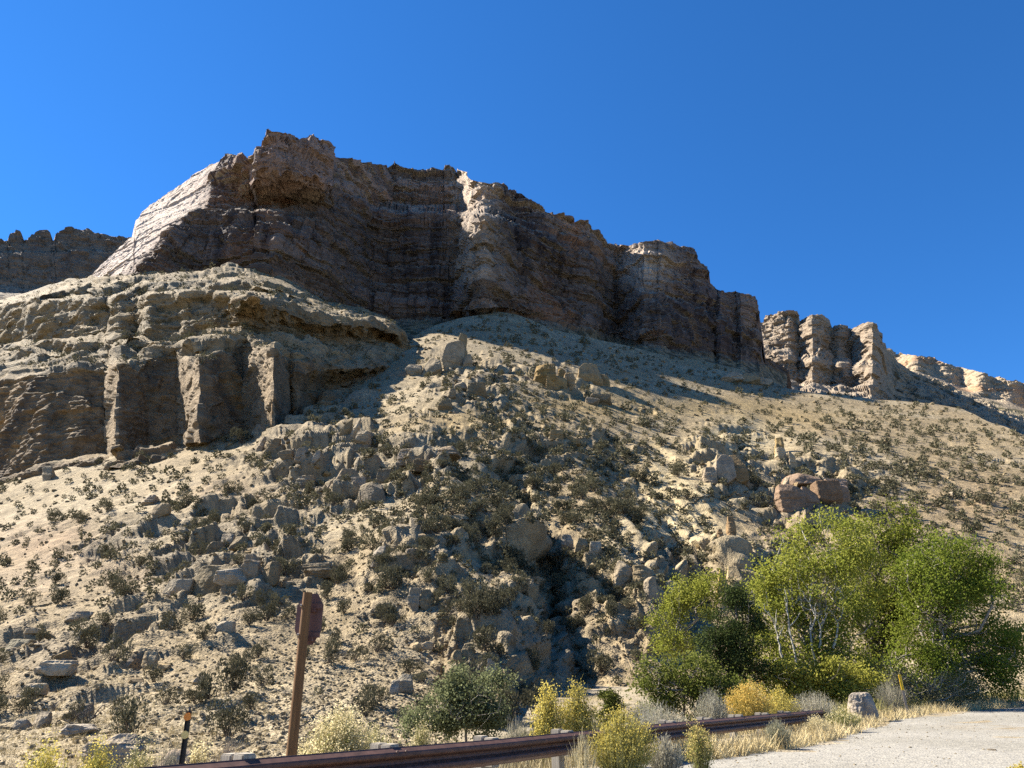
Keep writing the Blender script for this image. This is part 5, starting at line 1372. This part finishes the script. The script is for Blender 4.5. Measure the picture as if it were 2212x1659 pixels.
M_CREAMR = flat_mat('cream_reflector', (.60, .46, .16), .35, 0, 60, .12, .5)
M_YELLOW = flat_mat('yellow_plastic', (.80, .50, .02), .5, 0, 30, .06)
M_STAKE = flat_mat('grey_brown_stake', (.25, .20, .15), .7, 0, 30, .2)
M_BOLT = flat_mat('bolt_steel', (.30, .25, .20), .5, .4, 40, .3)

def bm_obj(name, build, mat, parent=None, loc=None, rot=None, smooth=False):
    bm = bmesh.new(); build(bm)
    bmesh.ops.recalc_face_normals(bm, faces=bm.faces)
    me = bpy.data.meshes.new(name); bm.to_mesh(me); bm.free()
    me.materials.append(mat)
    if smooth: me.polygons.foreach_set('use_smooth', np.ones(len(me.polygons), bool))
    return obj(name, me, parent, loc, rot)
def bevel_box(sx, sy, sz, bev=.01, off=(0, 0, 0)):
    def f(bm):
        bmesh.ops.create_cube(bm, size=1, matrix=Matrix.Translation(off) @ Matrix.Diagonal((sx, sy, sz, 1)))
        if bev: bmesh.ops.bevel(bm, geom=bm.edges[:], offset=bev, segments=2, affect='EDGES')
    return f
def cyl(r, h, seg=16, r2=None, off=(0, 0, 0), rot=None):
    def f(bm):
        M = Matrix.Translation(off)
        if rot is not None: M = M @ rot
        bmesh.ops.create_cone(bm, cap_ends=True, segments=seg, radius1=r, radius2=r if r2 is None else r2, depth=h, matrix=M)
    return f

# ---- guardrail
rail_ang = math.atan2(RT[1], RT[0])
def rail_top(s):
    p = RP0 + RT * s
    return float(np.interp(p[1], [5, 8, 11, 17, 25, 29], [.80, .785, .77, .80, .80, .86]))
def rail_xy(s):
    p = RP0 + RT * s
    c = max(0, s - 15) * .012
    return p + RN * c * max(0, s - 15) * .35
prof = [(.0, 0.), (.012, -.012), (.075, -.045), (.083, -.06), (.083, -.085), (.075, -.10), (.006, -.135), (0, -.155), (.006, -.175), (.075, -.21), (.083, -.225), (.083, -.25), (.075, -.265), (.012, -.298), (0, -.31)]
gr = bpy.data.objects.new('guardrail', None); COL.objects.link(gr); p = rail_xy(0); gr.location = (p[0], p[1], 0)
tag(gr, 'rusty brown steel guardrail on wooden posts along the gravel road', 'guardrail')
def beam(s0, s1):
    ss = np.linspace(s0, s1, 10)
    V = []
    outer = prof; inner = [(a - .006, b) for a, b in reversed(prof)]
    ring = outer + inner
    for s in ss:
        c = rail_xy(s); z = rail_top(s)
        for a, b in ring:
            V.append((c[0] + RN[0] * a - p[0], c[1] + RN[1] * a - p[1], z + b))
    m = len(ring); F = []
    for i in range(len(ss) - 1):
        for j in range(m):
            F.append([i * m + j, i * m + (j + 1) % m, (i + 1) * m + (j + 1) % m, (i + 1) * m + j])
    me = mesh_from('beam', np.array(V), np.array(F), None, M_RUST)
    o = obj('beam', me, gr)
    return o
SP = 1.98
s_post0 = (9.41 - 11.1) / RT[1]
spl = [s_post0 + 2 * SP * k for k in range(-2, 6)]
for k in range(len(spl) - 1):
    o = beam(spl[k] - .12, spl[k + 1])
    o.location = Vector((RN[0], RN[1], 0)) * (.004 * (k % 2))
    for s in (spl[k] - .05, spl[k] + .10):          # splice bolts
        c = rail_xy(s); z = rail_top(s)
        for dz in (-.045, -.24):
            b = bm_obj('bolt', cyl(.016, .016, 8), M_BOLT if False else M_RUST, o, (c[0] + RN[0] * .082 - p[0], c[1] + RN[1] * .082 - p[1], z + dz), (R(90), 0, rail_ang))
end = spl[-1] + .1
o = bm_obj('end_terminal', bevel_box(.35, .05, .34, .02), M_RUST, gr, None)
c = rail_xy(end + .1); o.location = (c[0] - p[0] + RN[0] * .04, c[1] - p[1] + RN[1] * .04, rail_top(end) - .155); o.rotation_euler = (0, 0, rail_ang)
s = s_post0 - 2 * SP
while s < end:
    c = rail_xy(s); z = rail_top(s); gz = float(zground(c[0] - RN[0] * .2, c[1] - RN[1] * .2))
    hh = z + .035 - gz + .5
    j = random.Random(int(s * 100))
    for wv, dn, nm in ((.15, -.26, 'post'), (.15, -.085, 'spacer_block')):
        H = hh if nm == 'post' else .36
        q = bm_obj(nm, bevel_box(.155, .155, H, .012), M_POST, gr)
        q.location = (c[0] + RN[0] * dn - p[0], c[1] + RN[1] * dn - p[1], z + .035 - H / 2 + (0 if nm == 'post' else j.uniform(-.02, .012)))
        q.rotation_euler = (j.uniform(-.02, .02), j.uniform(-.02, .02), rail_ang + j.uniform(-.05, .05))
    s += SP

# ---- wooden signpost with the back of a brown sign
YS = 11.0
pb = place(613, YS); pt = proj(650, 1280, YS)
sg = bpy.data.objects.new('road_sign', None); COL.objects.link(sg); sg.location = tuple(pb)
tag(sg, 'back of a brown eight sided road sign on a round wooden pole', 'road sign')
hp = pt[2] - pb[2]
def pole(bm):
    n = 14
    rings = []
    for k in range(n + 1):
        t = k / n
        rr = .076 - .012 * t
        rings.append([bm.verts.new((math.cos(a) * rr * (1 + .03 * math.sin(3 * a + 5 * t)), math.sin(a) * rr, -.4 + (hp + .4) * t)) for a in [2 * math.pi * i / 18 for i in range(18)]])
    for k in range(n):
        for i in range(18): bm.faces.new((rings[k][i], rings[k][(i + 1) % 18], rings[k + 1][(i + 1) % 18], rings[k + 1][i]))
    bm.faces.new(rings[-1])
bm_obj('pole', pole, M_POLE, sg)
ms = mpp(pt)
# sign plate: stands beyond the pole, turned away from us
yaw = R(-8)
hw, hh_ = 30 * ms, 53 * ms
def plate(bm):
    c = .44; q = [(-hw, -hh_ * .42), (-hw * c, -hh_), (hw * c, -hh_), (hw, -hh_ * .5), (hw, hh_ * .55), (hw * .5, hh_), (-hw * .5, hh_), (-hw, hh_ * .5)]
    f = [bm.verts.new((x, -.002, z)) for x, z in q]; b = [bm.verts.new((x, .002, z)) for x, z in q]
    bm.faces.new(f); bm.faces.new(b[::-1])
    for i in range(8): bm.faces.new((f[i], f[(i + 1) % 8], b[(i + 1) % 8], b[i]))
pc = proj(661, 1335, YS) - pb + np.array([.0, .17, 0])
sp_ = bm_obj('sign_plate', plate, M_SIGN, sg, tuple(pc), (0, 0, yaw))
for dz in (.5, -.62):
    for bx, wx in ((10 * ms, 46 * ms), ):
        br = bm_obj('bracket', bevel_box(wx * .9, .03, .075, .004), M_SIGN, sp_, (bx - 2 * ms, -.018, dz * hh_))
    bm_obj('bracket_lug', bevel_box(.085, .06, .07, .004), M_SIGN, sp_, (10 * ms, -.05, dz * hh_ - .055))
    bm_obj('bolt', cyl(.022, .03, 8), M_BOLT, sg, (-.068, -.03, pc[2] + dz * hh_ - .01), (0, R(90), 0))

# ---- reflector post at lower left
YR = 9.0
rb = place(368, YR); rt = proj(376, 1536, YR)
rp = bpy.data.objects.new('reflector_post', None); COL.objects.link(rp); rp.location = tuple(rb)
tag(rp, 'slim black post with an orange and a cream round reflector', 'reflector post')
hr = rt[2] - rb[2]
lean = Matrix.Rotation(-.012, 4, 'Y')
def chan(bm):
    for x, y, w, d in ((0, 0, .05, .006), (-.024, -.012, .006, .026), (.024, -.012, .006, .026)):
        bmesh.ops.create_cube(bm, size=1, matrix=lean @ Matrix.Translation((x, y, hr / 2 - .15)) @ Matrix.Diagonal((w, d, hr + .3, 1)))
bm_obj('post', chan, M_BLACK, rp)
for dz, m, nm in ((proj(376, 1548, YR)[2], M_ORANGE, 'orange_reflector'), (proj(372, 1587, YR)[2], M_CREAMR, 'cream_reflector')):
    z = dz - rb[2]
    bm_obj(nm, cyl(.040, .012, 24), m, rp, (-.012 * z, -.034, z), (R(90), 0, 0))
bm_obj('cap', cyl(.014, .05, 10, .008), M_BLACK, rp, (-.012 * hr, 0, hr + .02))

# ---- yellow utility marker beside the road
YM = 29.0
mb = place(1963, YM); mk = mpp(mb)
mp_ = bpy.data.objects.new('utility_marker', None); COL.objects.link(mp_); mp_.location = tuple(mb); mp_.rotation_euler = (0, R(-1.6), R(-12))
tag(mp_, 'thin grey stake with a yellow lettered top beside the road', 'marker post')
hm = 86 * mk
bm_obj('stake', bevel_box(.085, .02, hm * .64 + .3, .004, (0, 0, hm * .32 - .15)), M_STAKE, mp_)
bm_obj('yellow_panel', bevel_box(.09, .024, hm * .37, .004, (0, 0, hm * .64 + hm * .185)), M_YELLOW, mp_)
for i, ch in enumerate('NOCANTIAO'):
    cu = bpy.data.curves.new('letter', 'FONT'); cu.body = ch; cu.size = hm * .045; cu.align_x = 'CENTER'; cu.align_y = 'CENTER'; cu.extrude = .001
    tmp = bpy.data.objects.new('letter', cu); COL.objects.link(tmp)
    lm = bpy.data.meshes.new_from_object(tmp.evaluated_get(bpy.context.evaluated_depsgraph_get()))
    bpy.data.objects.remove(tmp, do_unlink=True)
    o = obj('letter', lm, mp_)
    o.location = (0, -.014, hm * (.965 - .036 * i)); o.rotation_euler = (R(90), 0, 0)
    lm.materials.clear(); lm.materials.append(M_BLACK)

# ---- boulder at the end of the rail and loose stones on the road
Pb = place(1868, 27.5); kb = mpp(Pb)
V, F = rock_shape(1501, 5, 14, 12, (34 * kb, 28 * kb, 36 * kb), .012, .06, .1)
tag(obj('boulder', mesh_from('boulder', V, F, rock_col(V, 9, (.40, .36, .31), (.27, .25, .22)), M_OUTCROP), None, tuple(Pb + np.array([0, 0, 26 * kb]))), 'big pale boulder at the far end of the guardrail', 'boulder')
for (u, Y, w, lab) in [(1595, 12.8, 22, 'single grey stone at the road edge near the guardrail shadow'), (1532, 11.9, 12, 'small pale stone in the gravel left of the road edge stone')]:
    Q = place(u, Y); k = mpp(Q)
    tag(obj('stone', protos[3], None, Q + np.array([0, 0, w * k * .2]), (0, 0, 1.2), np.array([.5, .4, .45]) * w * k), lab, 'stone')
Q = on_ground(2142, 1624)
tag(obj('stone', protos[5], None, Q + np.array([0, 0, .02]), (0, 0, 2.4), (.11, .06, .05)), 'dark stone lying alone on the gravel road', 'stone')
g = np.random.default_rng(901)
n = 2600
ii = g.integers(0, RP.shape[0], n); jj = (g.uniform(0, 1, n) ** 1.6 * (RP.shape[1] - 1)).astype(int)
PP = RP[ii, jj] + g.normal(0, .12, (n, 3)) * np.array([1, 1, 0])
rr = .008 + .03 * g.uniform(0, 1, n) ** 5
tag(obj('gravel', rubble_mesh('gravel', PP + np.array([0, 0, .003]), rr, 903, ((.50, .45, .36), (.40, .36, .29)))), 'loose gravel scattered on the pale road', 'gravel', kind='stuff')
